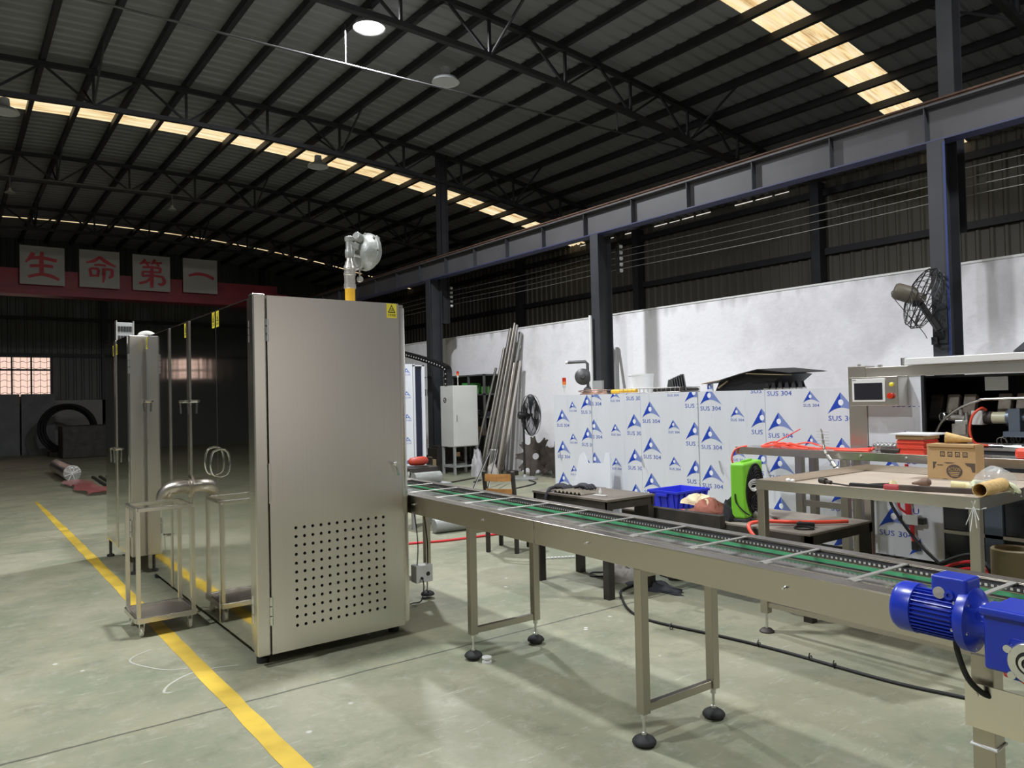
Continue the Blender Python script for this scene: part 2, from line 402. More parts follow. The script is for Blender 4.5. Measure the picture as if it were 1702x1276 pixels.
# ================================================================ SETTING
YN, YE = -9.0, 30.3        # back wall, end wall
XL, XW, XB = -7.4, 15.2, 9.45   # left wall, outer right wall, brick wall face
def roofz(x): return 7.36-(x-3.9)**2/100.0
m = MB(); m.box(XL-.2, XW+.3, YN-.2, YE+.3, -.12, 0); struct(m, 'floor', FLOORM)
m = MB(); m.box(XB, XB+.22, YN, YE, 0, 2.94); m.mat(1).box(XB-.012, XB+.232, YN, YE, 2.94, 2.965); struct(m, 'wall_right', [WALLM, WHITE])
def corr(mb, o, ux, uz, length, hf, pitch=.24, depth=.035, nz=None, h0=None):
    """trapezoid sheet: runs along ux, rises along uz to height hf(s)"""
    o = Vector(o); ux = Vector(ux); uz = Vector(uz); nz = Vector(nz); s = 0; P = []
    while s < length:
        for a, dd in ((0, 0), (.55, 0), (.68, 1), (.87, 1)): P.append((min(length, s+a*pitch), dd*depth))
        s += pitch
    P.append((length, 0)); vs = []; fs = []
    for q, dd in P:
        vs += [o+ux*q+nz*dd+uz*(h0(q) if h0 else 0), o+ux*q+nz*dd+uz*hf(q)]
    for i in range(len(P)-1): fs.append((2*i, 2*i+2, 2*i+3, 2*i+1))
    mb.add(vs, fs)
m = MB(); corr(m, (XW, YN, 0), (0,1,0), (0,0,1), YE-YN, lambda q: roofz(XW)+.10, nz=(-1,0,0)); struct(m, 'wall_outer_right', CLADM)
m = MB(); corr(m, (XL, YN, 0), (0,1,0), (0,0,1), YE-YN, lambda q: roofz(XL)+.10, nz=(1,0,0)); struct(m, 'wall_left', ENDCLAD)
m = MB(); corr(m, (XL, YE, 0), (1,0,0), (0,0,1), XW-XL, lambda q: roofz(XL+q)+.10, nz=(0,-1,0)); struct(m, 'wall_end', ENDCLAD)
# back wall with an unseen doorway, added so the cabinet door reflects daylight
DX0, DX1, DH = 1.4, 7.2, 4.2
m = MB()
for x0, x1, hb in ((XL, DX0, 0), (DX0, DX1, DH), (DX1, XW, 0)):
    corr(m, (x0, YN, 0), (1,0,0), (0,0,1), x1-x0, (lambda q, x0=x0: roofz(x0+q)+.10), nz=(0,1,0), h0=lambda q, hb=hb: hb)
struct(m, 'wall_back', ENDCLAD)
m = MB(); m.box(DX0-.12, DX0, YN-.1, YN+.1, 0, DH+.12).box(DX1, DX1+.12, YN-.1, YN+.1, 0, DH+.12).box(DX0, DX1, YN-.1, YN+.1, DH, DH+.12); struct(m, 'trim_2', DARKSTEEL)  # frame of the added doorway
m = MB(); m.box(-30, 40, -60, YN-.2, -.14, -.02); struct(m, 'floor_outside', M('yard_concrete', (.42, .41, .38), .9, var=.1, vscale=.6))  # unseen yard laid outside the added doorway
# roof sheets with skylight strips between them
STR = [(-4.65, -4.05), (5.95, 6.62), (16.40, 17.06), (26.9, 27.02)]
def roof(mb, y0, y1, pitch=.25, depth=.03):
    P = []; s = y0
    while s < y1-.01:
        for a, dd in ((0, 0), (.6, 0), (.7, 1), (.9, 1)): P.append((min(y1, s+a*pitch), dd*depth))
        s += pitch
    P.append((y1, 0)); n = 40; vs = []; fs = []
    for i in range(n+1):
        x = XL+(XW+.1-XL)*i/n
        for y, dd in P: vs.append((x, y, roofz(x)+dd))
    k = len(P)
    for i in range(n):
        for j in range(k-1): fs.append((i*k+j, i*k+j+1, (i+1)*k+j+1, (i+1)*k+j))
    mb.add(vs, fs)
m = MB(); ys = [YN]+[q for s in STR for q in s]+[YE]
for i in range(0, len(ys), 2): roof(m, ys[i], ys[i+1])
struct(m, 'ceiling', ROOFM, fix=False)
for i, s in enumerate(STR):
    m = MB(); roof(m, *s, pitch=.22, depth=.04); struct(m, 'window_%d' % (i+1), SKYM, fix=False)
# purlins
PX = [1.26+.735*k for k in range(-11, 19)]
first = None
for x in PX:
    z = roofz(x)
    if first is None:
        m = MB(); m.box(-.025, .025, YN, YE, -.13, -.004); m.box(.025, .055, YN, YE, -.13, -.122); m.box(-.025, .055, YN, YE, -.012, -.004)
        first = m.build('roof_purlin', PURLIN)
        tag(first, 'dark steel purlin running the length of the hall under the roof sheets', 'purlin', 'purlins under the roof sheets')
        first.location = (x, 0, z)
    else: dup(first, (x, 0, z))
# trusses
TY = [3.6, 8.88, 14.16, 19.44, 24.72]
NTH = ['nearest the camera, in the top right corner', 'over the middle crane column', 'just before the long skylight strip', 'fourth from the camera, dim beyond the skylight', 'farthest, in front of the hanging red characters']
tr0 = None
for i, ty in enumerate(TY+[-1.68, -6.96]):
    lab = 'dark lattice roof truss, '+(NTH[i] if i < 5 else ('first behind the camera' if i == 5 else 'second behind the camera'))
    if tr0 is None:
        tr0 = thing('roof_truss', lab, 'truss', (0, ty, 0))
        xs = [PX[0]+1.47*k for k in range(0, 15)]; up = [Vector((x, ty, roofz(x)-.18)) for x in xs]
        lo = [Vector((x, ty, roofz(x)-.18-.58*min(1, .25+(min(x-xs[0], xs[-1]-x))/2.2))) for x in xs]
        m = MB()
        for a, b in zip(up, up[1:]): m.bar(a, b, .09, .075)
        m.build('upper_chord', PURLIN, tr0); m = MB()
        for a, b in zip(lo, lo[1:]): m.bar(a, b, .09, .075)
        m.build('lower_chord', PURLIN, tr0)
        for k in range(len(xs)):
            MB().bar(up[k], lo[k], .04, .04, (1,0,0)).build('vertical_strut', PURLIN, tr0)
            if k < len(xs)-1:
                mid = (up[k]+up[k+1])/2
                MB().bar(lo[k], mid, .035, .035).build('diagonal_strut', PURLIN, tr0); MB().bar(lo[k+1], mid, .035, .035).build('diagonal_strut', PURLIN, tr0)
        for k in (3, 6, 9, 12):
            MB().bar(lo[k], up[k]+Vector((0, 1.1, .06)), .03, .03).build('knee_brace', PURLIN, tr0)
            MB().bar(lo[k], up[k]+Vector((0, -1.1, .06)), .03, .03).build('knee_brace', PURLIN, tr0)
    else: dup(tr0, (0, ty, 0), lab)
# crane columns
CLAB = ['nearest, with the black wall fan bolted to it', 'second, behind the round gas meter', 'third, behind the white control cabinet', 'fourth, far back beside the end of the wall', 'fifth, hidden far back by the end wall']
for i, ty in enumerate(TY):
    c = thing('crane_column', 'grey steel H column carrying the crane beam, '+CLAB[i], 'column', (8.55, ty, 0))
    m = MB(); m.box(8.40, 8.415, ty-.09, ty+.09, 0, 4.13); m.box(8.685, 8.70, ty-.09, ty+.09, 0, 4.13); m.box(8.415, 8.685, ty-.006, ty+.006, 0, 4.13)
    m.build('shaft', COLUMN, c)
    if i in (0, 2): m = MB(); m.box(8.705, 8.72, ty-.08, ty+.08, 3.2, 6.95); m.box(8.9, 8.915, ty-.08, ty+.08, 3.2, 6.95); m.box(8.72, 8.9, ty-.005, ty+.005, 3.2, 6.95)
    if i in (0, 2): m.build('upper_shaft', PURLIN, c)
    m = MB(); m.box(8.40, 8.72, ty-.12, ty+.12, 0, .02); m.build('base_plate', COLUMN, c)
    if i < 1:
        MB().box(8.392, 8.4, ty-.094, ty-.072, .3, 4.1).build('blue_edge_strip', BLUESTRIP, c, label='blue strip down the column edge')  # thin blue strip along one edge of the nearest column
    # bus-bar bracket with insulators
    b = MB(); b.box(8.93, 8.96, ty-.02, ty+.02, 3.55, 4.05); bk = b.build('bus_bracket', DARKSTEEL, c)
    for k in range(5): MB().lathe([(.012, 0), (.032, .01), (.018, .025), (.032, .04), (.018, .055), (.032, .07), (.01, .08)], (8.96, ty, 3.6+.10*k), (1,0,0), 10).build('insulator', OFFWHITE, bk)
    MB().box(8.915, 8.932, ty-.02, ty+.02, 3.6, 4.0).build('bracket_foot', DARKSTEEL, c)
# bus wires
for k, z in enumerate((3.64, 3.74, 3.84, 3.95)):
    o = MB().tube([(9.05, y, z-.03*math.sin(PI*((y-3.6) % 5.28)/5.28)) for y in [YN+.2+.66*q for q in range(0, 59)]], .005, 5).build('bus_wire', WIRE)
    tag(o, ('lowest', 'second lowest', 'second highest', 'highest')[k]+' of the four pale bare wires strung along the columns', 'wire')
# crane beam
cb = thing('crane_beam', 'long grey riveted I beam of the crane runway carried on the columns', 'beam', (8.5, 10, 4.13))
m = MB(); m.box(8.494, 8.506, YN+.3, YE-.1, 4.15, 4.52); m.build('web', BEAMGREY, cb)
m = MB(); m.box(8.40, 8.60, YN+.3, YE-.1, 4.132, 4.15); m.build('bottom_flange', M('flange_blue_grey', (.035, .038, .09), .5), cb)
m = MB(); m.box(8.40, 8.60, YN+.3, YE-.1, 4.52, 4.54); m.build('top_flange', BEAMGREY, cb)
m = MB(); m.box(8.47, 8.53, YN+.3, YE-.1, 4.54, 4.555); m.box(8.49, 8.51, YN+.3, YE-.1, 4.555, 4.59); m.box(8.475, 8.525, YN+.3, YE-.1, 4.59, 4.61); m.build('rail', RUST, cb)
y = -8.2
while y < YE-.5:
    MB().box(8.41, 8.494, y-.006, y+.006, 4.15, 4.52).build('stiffener', DARKSTEEL, cb); y += 1.083
# posts and girts of the outer wall
for ty in TY[:4]+[-1.68]:
    o = MB().box(XW-.30, XW-.05, ty-.10, ty+.10, 0, 6.0).build('wall_post', DARKSTEEL)
    n = {3.6: 'nearest, at the right', 8.88: 'right of the middle crane column', 14.16: 'between the middle and left crane columns', 19.44: 'far back', -1.68: 'beyond the right frame edge'}[ty]
    tag(o, 'dark outer-wall post above the white wall, '+n, 'post')
for z, n in ((4.5, 'lower'), (5.78, 'upper')):
    o = MB().box(XW-.13, XW-.04, YN+.1, YE-.1, z-.07, z+.07).build('wall_girt', PURLIN); tag(o, n+' horizontal dark rail along the corrugated outer wall', 'girt')
# slit of daylight along the eaves of the outer wall: short openings in a flashing
m = MB(); random.seed(3); y = 9.0
while y < 16.5:
    L = random.uniform(.12, .5)
    if random.random() < .55 and not (8.4 < y < 9.3): m.box(XW-.045, XW-.04, y, y+L, 6.005, 6.02+random.uniform(0, .008))
    y += L+.08
struct(m, 'window_5', M('eaves_daylight', (.5, .5, .5), .5, em=(1, .95, .85), es=.75))
# end wall girts, window, lower masonry
for z, n in ((4.62, 'upper'), (3.36, 'lower')):
    o = MB().box(XL+.1, XW-.3, YE-.12, YE-.04, z-.06, z+.06).build('end_wall_girt', PURLIN); tag(o, n+' dark horizontal rail across the far end wall', 'girt')
for x, n in ((4.5, 'behind the gap of the middle signs'), (10.2, 'far right, above the steel cabinet')):
    o = MB().box(x-.1, x+.1, YE-.2, YE-.06, 0, 7.0).build('end_wall_post', DARKSTEEL); tag(o, 'dark end wall post, '+n, 'post')
def window(x0, x1, z0, z1, name, nx):
    m = MB(); y = YE-.10
    m.box(x0, x1, y, y+.01, z0, z1)
    m.mat(1); t = .05; zt = z1-.42
    for a, b in ((x0-.05, x0), (x1, x1+.05)): m.box(a, b, y-.05, y+.01, z0-.05, z1+.05)
    for a, b in ((z0-.05, z0), (z1, z1+.05), (zt-.03, zt+.03)): m.box(x0, x1, y-.05, y+.01, a, b)
    for k in range(1, nx): x = x1-.55*k; m.box(x-.025, x+.025, y-.05, y, z0, z1)
    m.mat(2)
    for k in range(int((x1-x0)/.19)): x = x1-.19*(k+.5); m.box(x-.006, x+.006, y-.03, y-.02, z0, z1)
    z = z0+.12
    while z < z1:
        m.tube([(x0+(x1-x0)*q/60, y-.025, z+.025*math.sin(q*1.3)) for q in range(61)], .007, 4); z += .21
    struct(m, name, [PANE, DARKSTEEL, BLACK])
window(-.3, 2.83, 1.95, 3.27, 'window_6', 6); window(-5.0, -4.0, 2.55, 3.27, 'window_7', 2)
m = MB(); m.box(2.95, 9.4, YE-.2, YE-.05, 0, 1.8); struct(m, 'trim_1', M('grey_render', (.30, .29, .27), .85, var=.12, vscale=1.2))
# crane girder with the four signs
g = thing('crane_girder', 'dark red bridge crane girder spanning the hall behind the signs', 'crane', (4, 24.2, 4.62))
MB().box(-6.9, 8.6, 24.05, 24.45, 4.78, 5.32).build('girder', REDGIRDER, g)
MB().box(-6.9, 8.6, 23.95, 24.55, 4.62, 4.78).build('lower_flange', REDGIRDER, g)
MB().box(8.3, 8.7, 23.3, 25.2, 4.62, 4.95).build('end_carriage', REDGIRDER, g)
def sheng():
    return [[(.30,.84,.055),(.23,.70,.05),(.13,.57,.02)],[(.22,.69,.045),(.5,.715,.05),(.82,.655,.05)],[(.22,.47,.045),(.48,.50,.045),(.74,.49,.045)],[(.49,.88,.04),(.475,.6,.055),(.48,.22,.05)],[(.18,.17,.04),(.46,.255,.045),(.70,.22,.05),(.87,.13,.035)]]
def ming():
    return [[(.51,.86,.03),(.38,.74,.05),(.16,.66,.02)],[(.50,.85,.04),(.66,.72,.055),(.90,.60,.025)],[(.36,.61,.03),(.52,.625,.035),(.66,.61,.03)],[(.25,.50,.04),(.29,.27,.04)],[(.25,.50,.035),(.36,.51,.035),(.48,.50,.04)],[(.47,.50,.04),(.45,.28,.035)],[(.28,.30,.03),(.45,.31,.03)],
            [(.56,.50,.035),(.68,.51,.035),(.82,.50,.04)],[(.81,.51,.04),(.80,.33,.045),(.72,.27,.03)],[(.60,.52,.04),(.60,.30,.045),(.58,.12,.02)]]
def di():
    return [[(.34,.90,.04),(.26,.80,.04),(.18,.75,.015)],[(.28,.80,.03),(.46,.81,.035)],[(.36,.79,.035),(.42,.71,.03)],[(.60,.92,.04),(.54,.82,.04),(.48,.77,.015)],[(.55,.81,.03),(.78,.83,.035)],[(.64,.80,.035),(.70,.72,.03)],
            [(.26,.66,.035),(.5,.68,.035),(.75,.66,.04)],[(.74,.67,.04),(.72,.52,.035)],[(.28,.53,.03),(.72,.54,.03)],[(.28,.54,.04),(.25,.41,.035)],[(.24,.40,.03),(.55,.43,.035),(.80,.40,.04)],[(.79,.41,.04),(.84,.26,.05),(.76,.17,.045),(.66,.20,.02)],[(.51,.72,.04),(.50,.40,.055),(.50,.06,.045)],[(.48,.38,.03),(.36,.24,.04),(.16,.17,.035)]]
def yi():
    return [[(.16,.49,.035),(.40,.565,.05),(.66,.545,.05),(.86,.455,.05),(.84,.43,.03)]]
SG = [(1.57, 2.61, 4.885, 5.93, sheng, 'first character, with one upright and three bars'), (2.965, 3.975, 4.90, 5.955, ming, 'second character, a peaked roof over two boxes'), (4.315, 5.325, 4.905, 5.945, di, 'third character, dense with a long tail'), (5.69, 6.68, 4.93, 5.96, yi, 'last character, a single bar')]
for x0, x1, z0, z1, fn, n in SG:
    t = thing('character_sign', 'square pale board with a red '+n, 'sign', ((x0+x1)/2, 23.92, z0))
    MB().box(x0, x1, 23.90, 23.925, z0, z1).build('board', SIGNBOARD, t)
    MB().box(x0+.3, x0+.35, 23.925, 24.04, z0+.1, z1-.4).box(x1-.35, x1-.3, 23.925, 24.04, z0+.1, z1-.4).build('hanger', DARKSTEEL, t)
    m = MB()
    for si, st in enumerate(fn()):
        P = spl([(p[0], p[1], p[2]) for p in st], 5) if len(st) > 2 else [Vector(p) for p in st]
        Ls = []; Rs = []
        for i, p in enumerate(P):
            t_ = (P[min(i+1, len(P)-1)]-P[max(i-1, 0)]); t_.z = 0; t_.normalize(); n_ = Vector((-t_.y, t_.x, 0))
            Ls.append(p+n_*p.z*.95); Rs.append(p-n_*p.z*.95)
        yy = 23.897-.0015*si
        f = lambda p: Vector((x0+(x1-x0)*p.x, yy, z0+(z1-z0)*(.03+.94*p.y)))
        for i in range(len(P)-1): m.face([f(Rs[i]), f(Rs[i+1]), f(Ls[i+1]), f(Ls[i])])
    m.build('character', REDSIGN, t, fix=False)
# clutter by the end wall
for x0, x1, n in ((.2, 1.9, 'left one, half out of frame'), (1.95, 2.9, 'right one, under the window')):
    m = MB(); k = 10
    vs = []; fs = []
    for j in range(k+1):
        for i in range(k+1):
            vs.append((x0+(x1-x0)*i/k, 29.55+.05*math.sin(i*1.7+j*2.3)+.03*math.sin(j*4.1+i), 2.02*j/k))
    for j in range(k):
        for i in range(k): fs.append((j*(k+1)+i, j*(k+1)+i+1, (j+1)*(k+1)+i+1, (j+1)*(k+1)+i))
    m.add(vs, fs); m.box(x0, x1, 29.66, 29.95, 0, 2.0)
    tag(m.build('wrapped_sheet_stack', DUSTLIGHT, smooth=60), 'dusty wrapped sheet stack by the end wall, '+n, 'stack')
for cx, cz, R, n in ((3.05, .86, .78, 'left, the taller of the two'), (4.75, .72, .66, 'right, half behind the steel cabinet')):
    t = thing('hose_coil', 'big dark coil of hose leaning by the end wall, '+n, 'hose coil', (cx, 27.8, 0))
    m = MB()
    for k in range(5): m.ring((cx+.03*k, 27.8+.09*k, cz), R-.06*(k % 3), .045, (.25, 1, .1), 36, 6)
    m.build('hose', RUBBER, t, smooth=60)
    MB().box(cx-.5, cx+.5, 27.6, 28.3, 0, cz-R+.06).build('pallet', DARKIRON, t)
tag(MB().box(2.75, 6.6, 26.2, 27.3, 0, .98).build('dark_crate', DARKIRON, bevel=.02), 'long dark crate in the gloom by the far end wall', 'crate')
tag(MB().box(-.5, 1.2, 28.2, 29.3, 0, .28).box(-.3, 1.0, 28.4, 29.2, .28, .9).build('tarped_pallet', DARKIRON, bevel=.03), 'dark covered pallet on the floor at the far left', 'pallet')
# foil wrapped roll and the red plastic sheet
t = thing('foil_roll', 'long shiny foil-wrapped duct roll lying on the floor, tied at its near end', 'roll', (2.05, 19.3, 0))
MB().lathe([(.06, 0), (.165, .01), (.17, .1), (.16, 1.4), (.165, 2.6), (.06, 2.7)], (2.05, 17.9, .17), (0,1,0), 22).build('foil', M('crumpled_foil', (.6, .6, .58), .25, 1, bump=.6, bscale=14), t, smooth=50)
m = MB()
for k in range(7): a = .5+.75*k; m.bar((2.05, 17.88, .17), (2.05+.15*math.cos(a), 17.885, .17+.15*math.sin(a)), .012, .012)
m.build('string_bow', WHITE, t)
m = MB(); n = 14; vs = []; fs = []; random.seed(5)
for i in range(n+1):
    for j in range(5):
        v = i/n; wd = .16+.10*math.sin(v*7)**2
        vs.append((2.0+.10*v+(j-2)/2*wd*(1 if j != 4 or v < .7 else 1.6), 17.5-2.9*v, .03+.05*random.random()))
for i in range(n):
    for j in range(4): fs.append((i*5+j, i*5+j+1, (i+1)*5+j+1, (i+1)*5+j))
m.add(vs, fs); tag(m.build('plastic_sheet', REDFILM, smooth=50), 'crumpled red plastic sheet on the floor in front of the foil roll', 'plastic sheet')
for k in range(4):
    o = MB().bar((2.35+.12*k, 14.2, .02), (2.5+.14*k, 18.5, .02), .05, .03).build('steel_bar', DARKIRON); tag(o, 'thin dark steel bar lying on the floor beside the red plastic sheet', 'bar', 'bars beside the red plastic sheet')
# floor paint and chalk
m = MB(); random.seed(9); k = 90; E0 = []; E1 = []
for i in range(k+1):
    y = -3+17.5*i/k; f = min(1, max(0, (14.5-y)/3.5)); j = .004
    E0.append((1.098+random.uniform(-j, j)+.02*(1-f), y, .0015)); E1.append((1.192+random.uniform(-j, j)-.03*(1-f), y, .0015))
for i in range(k): m.face([E0[i], E1[i], E1[i+1], E0[i+1]])
tag(m.build('floor_line', LINEYELLOW), 'worn yellow safety line painted along the floor', 'floor line')
def strip(pts, wd, name, mt):
    m = MB(); P = spl(pts, 8)
    for i in range(len(P)-1):
        t_ = (P[i+1]-P[i]); n_ = Vector((-t_.y, t_.x, 0)).normalized()*wd/2; m.face([P[i]-n_, P[i+1]-n_, P[i+1]+n_, P[i]+n_])
    return m.build(name, mt, fix=False)
z = .0012
tag(strip([(1.0, 5.10, z), (.88, 5.02, z), (.86, 4.9, z), (.98, 4.66, z), (1.09, 4.60, z)], .012, 'chalk_mark', CHALK), 'curved chalk swirl on the floor left of the yellow line', 'chalk mark')
tag(strip([(1.33, 4.46, z), (1.22, 4.50, z), (1.08, 4.50, z), (.95, 4.40, z), (.90, 4.30, z), (.93, 4.27, z)], .014, 'chalk_mark', CHALK), 'hooked chalk stroke crossing the yellow line near the cabinet foot', 'chalk mark')
# ---------------------------------------------------------------- lamps
def lamp(x, y, z, wt, lab):
    t = thing('high_bay_lamp', lab, 'lamp', (x, y, z))
    MB().lathe([(.05, .26), (.075, .25), (.085, .13), (.10, .10), (.20, .06), (.235, 0), (.225, 0), (.18, .05), (.09, .085), (.0001, .09)], (x, y, z), (0,0,1), 28).build('reflector', LAMPWHITE if wt == 0 else ALU, t, smooth=40)
    MB().lathe([(.0001, .012), (.222, .012), (.222, .02), (.0001, .02)], (x, y, z), (0,0,1), 28).build('diffuser', GLOW if wt else LAMPWHITE, t)
    MB().cyl((x, y, z+.26), (x, y, roofz(x)-.2), .012).build('hanger', DARKSTEEL, t)
    if wt:
        l = bpy.data.lights.new('lamp_light', 'AREA'); l.shape = 'DISK'; l.size = .40; l.energy = wt; l.color = (.93, .96, 1.0)
        lo = bpy.data.objects.new('lamp_light', l); COL.objects.link(lo); lo.location = (0, 0, .004); lo.parent = t
LL = ['bright lit high-bay lamp under the roof above the steel cabinet', 'lit high-bay lamp beyond the left edge of the picture', 'lit high-bay lamp above the tables, outside the picture', 'lit high-bay lamp behind the camera to the left', 'lit high-bay lamp straight above the steel cabinet, over the top frame edge']
for (x, y, z, wt), l in zip(LIT, LL): lamp(x, y, z, wt, l)
for (x, y, z), l in zip(UNLIT, ['unlit white high-bay lamp right of the lit one', 'unlit high-bay lamp hanging before the long skylight strip', 'unlit high-bay lamp at the left edge of the picture']): lamp(x, y, z, 0, l)
def conduit(y, z, x0, x1, drops, lab):
    t = thing('lamp_conduit', lab, 'conduit', ((x0+x1)/2, y, z))
    MB().tube([(x0+(x1-x0)*q/20, y-.03*q, z) for q in range(21)], .016, 8).build('pipe', CASTD, t, smooth=60)
    for x, z1 in drops: MB().tube([(x, y-.03*20*(x-x0)/(x1-x0), z), (x, y-.03*20*(x-x0)/(x1-x0), z1)], .013, 8).build('drop_rod', CASTD, t)
    return t
conduit(10.35, 6.42, -4, 13.2, [(4.66, 7.0), (-1, 7.0), (10, 6.8)], 'thin grey conduit pipe across the hall below the lit lamp')
t = conduit(18.7, 6.3, -3, 4.2, [(1.05, 6.05), (4.1, 6.05)], 'thin conduit pipe with two small bell fittings beyond the skylight')
for x in (1.05, 4.1): MB().lathe([(.02, .1), (.03, .06), (.10, 0), (.09, 0), (.001, .05)], (x, 18.7-.6*(x+3)/7.2, 5.95), (0,0,1), 16).build('bell_fitting', CAST, t, smooth=40)
# ================================================================ STEEL CABINET
def t_latch(mb, p, s=1, L=.09):
    """latch on a face that looks towards -X: stub, cross knob, hanging lever"""
    x, y, z = p
    mb.cyl((x, y, z), (x-.035, y, z), .011, n=12); mb.cyl((x-.033, y-.03, z), (x-.033, y+.03, z), .0095, n=12)
    mb.bar((x-.033, y+.022*s, z), (x-.028, y+.022*s, z-L), .012, .008, (0,1,0)); return mb
def hinge_v(mb, x, y, z0, z1):
    k = 3; h = (z1-z0)/k
    for i in range(k): mb.cyl((x, y, z0+h*i+.003), (x, y, z0+h*(i+1)-.003), .0105, n=10)
    return mb
def sticker_bits(mb, o, ux, w_, h_):
    """plain warning sticker: yellow ground, black triangle with heat marks, lettering"""
    o = Vector(o); ux = Vector(ux); uy = Vector((0,0,1)); nz = ux.cross(uy).normalized()*.0006
    f = lambda x, y, k=1: o+ux*(x*w_)+uy*(y*h_)+nz*k
    mb.mat(0).face([f(0,0), f(1,0), f(1,1), f(0,1)])
    c = (.5, .58)
    tri = [(.5, .93), (.12, .36), (.88, .36)]; inn = [(c[0]+(x-c[0])*.68, c[1]-.03+(y-c[1]+.03)*.68) for x, y in tri]
    mb.mat(1)
    for i in range(3): j = (i+1) % 3; mb.face([f(*tri[i], 2), f(*tri[j], 2), f(*inn[j], 2), f(*inn[i], 2)])
    for k in (-.09, 0, .09):
        mb.face([f(.5+k-.02, .46, 2), f(.5+k+.02, .46, 2), f(.5+k+.035, .56, 2), f(.5+k-.005, .56, 2)]); mb.face([f(.5+k-.005, .56, 2), f(.5+k+.035, .56, 2), f(.5+k+.02, .66, 2), f(.5+k-.02, .66, 2)])
    put_text(mb, '注意高温', f(.10, .12, 2), ux*w_, uy*h_, .80, .17)
    mb.mat(0); return mb
cab = thing('steel_cabinet', 'tall stainless steel machine cabinet with a perforated brushed front door', 'cabinet', (1.9, 5.8, 0))
m = MB(); m.box(1.436, 2.40, 4.37, 7.36, .09, 2.115); m.build('body', STEELD, cab, bevel=.006)
m = MB(); m.box(1.425, 2.395, 4.36, 7.358, 2.115, 2.13); m.build('top_sheet', STEELV, cab)
# perforated door
X0, X1, Yd, Z0, Z1 = 1.478, 2.333, 4.305, .068, 2.13
m = MB(); px, pz = .0516, .0516; hx0, hz0 = 1.628-px/2, .205-pz/2; n = 12; R = .0093
hx1, hz1 = hx0+12*px, hz0+12*pz
for (a, b, c_, e) in ((X0, hx0, Z0, Z1), (hx1, X1, Z0, Z1), (hx0, hx1, Z0, hz0), (hx0, hx1, hz1, Z1)): m.face([(a, Yd, c_), (b, Yd, c_), (b, Yd, e), (a, Yd, e)])
for i in range(n):
    for j in range(n):
        cx, cz = hx0+px*(i+.5), hz0+pz*(j+.5); sq = []; ci = []
        for k in range(16):
            a = 2*PI*k/16; ca, sa = math.cos(a), math.sin(a); q = max(abs(ca), abs(sa))
            sq.append((cx+ca/q*px/2, Yd, cz+sa/q*pz/2)); ci.append((cx+ca*R, Yd, cz+sa*R))
        o0 = len(m.v); m.add(sq+ci+[(p[0], Yd+.012, p[2]) for p in ci], [(k, (k+1) % 16, 16+(k+1) % 16, 16+k) for k in range(16)]+[(16+k, 16+(k+1) % 16, 32+(k+1) % 16, 32+k) for k in range(16)])
t_ = .035
m.face([(X0,Yd,Z0),(X0,Yd+t_,Z0),(X0,Yd+t_,Z1),(X0,Yd,Z1)]); m.face([(X1,Yd,Z0),(X1,Yd,Z1),(X1,Yd+t_,Z1),(X1,Yd+t_,Z0)])
m.face([(X0,Yd,Z1),(X0,Yd+t_,Z1),(X1,Yd+t_,Z1),(X1,Yd,Z1)]); m.face([(X0,Yd,Z0),(X1,Yd,Z0),(X1,Yd+t_,Z0),(X0,Yd+t_,Z0)])
door = m.build('front_door', STEEL, cab, fix=True, label='brushed door with a square grid of round vent holes')
MB().box(hx0-.02, hx1+.02, Yd+.014, Yd+.03, hz0-.02, hz1+.02).build('vent_shade_sheet', HOLE, door)  # black sheet stands in for the shade inside the cabinet
m = MB(); m.cyl((2.268, Yd, 1.105), (2.268, Yd-.03, 1.105), .013, n=14); m.ball((2.268, Yd-.034, 1.105), .016); m.bar((2.268, Yd-.034, 1.10), (2.292, Yd-.03, 1.03), .016, .010, (0,1,0)); m.build('door_handle', CHROME, door, smooth=50)
sticker_bits(MB(), (2.247, Yd, 2.035), (1,0,0), .072, .093).build('warning_sticker', [STICKER, INK], door, fix=False)
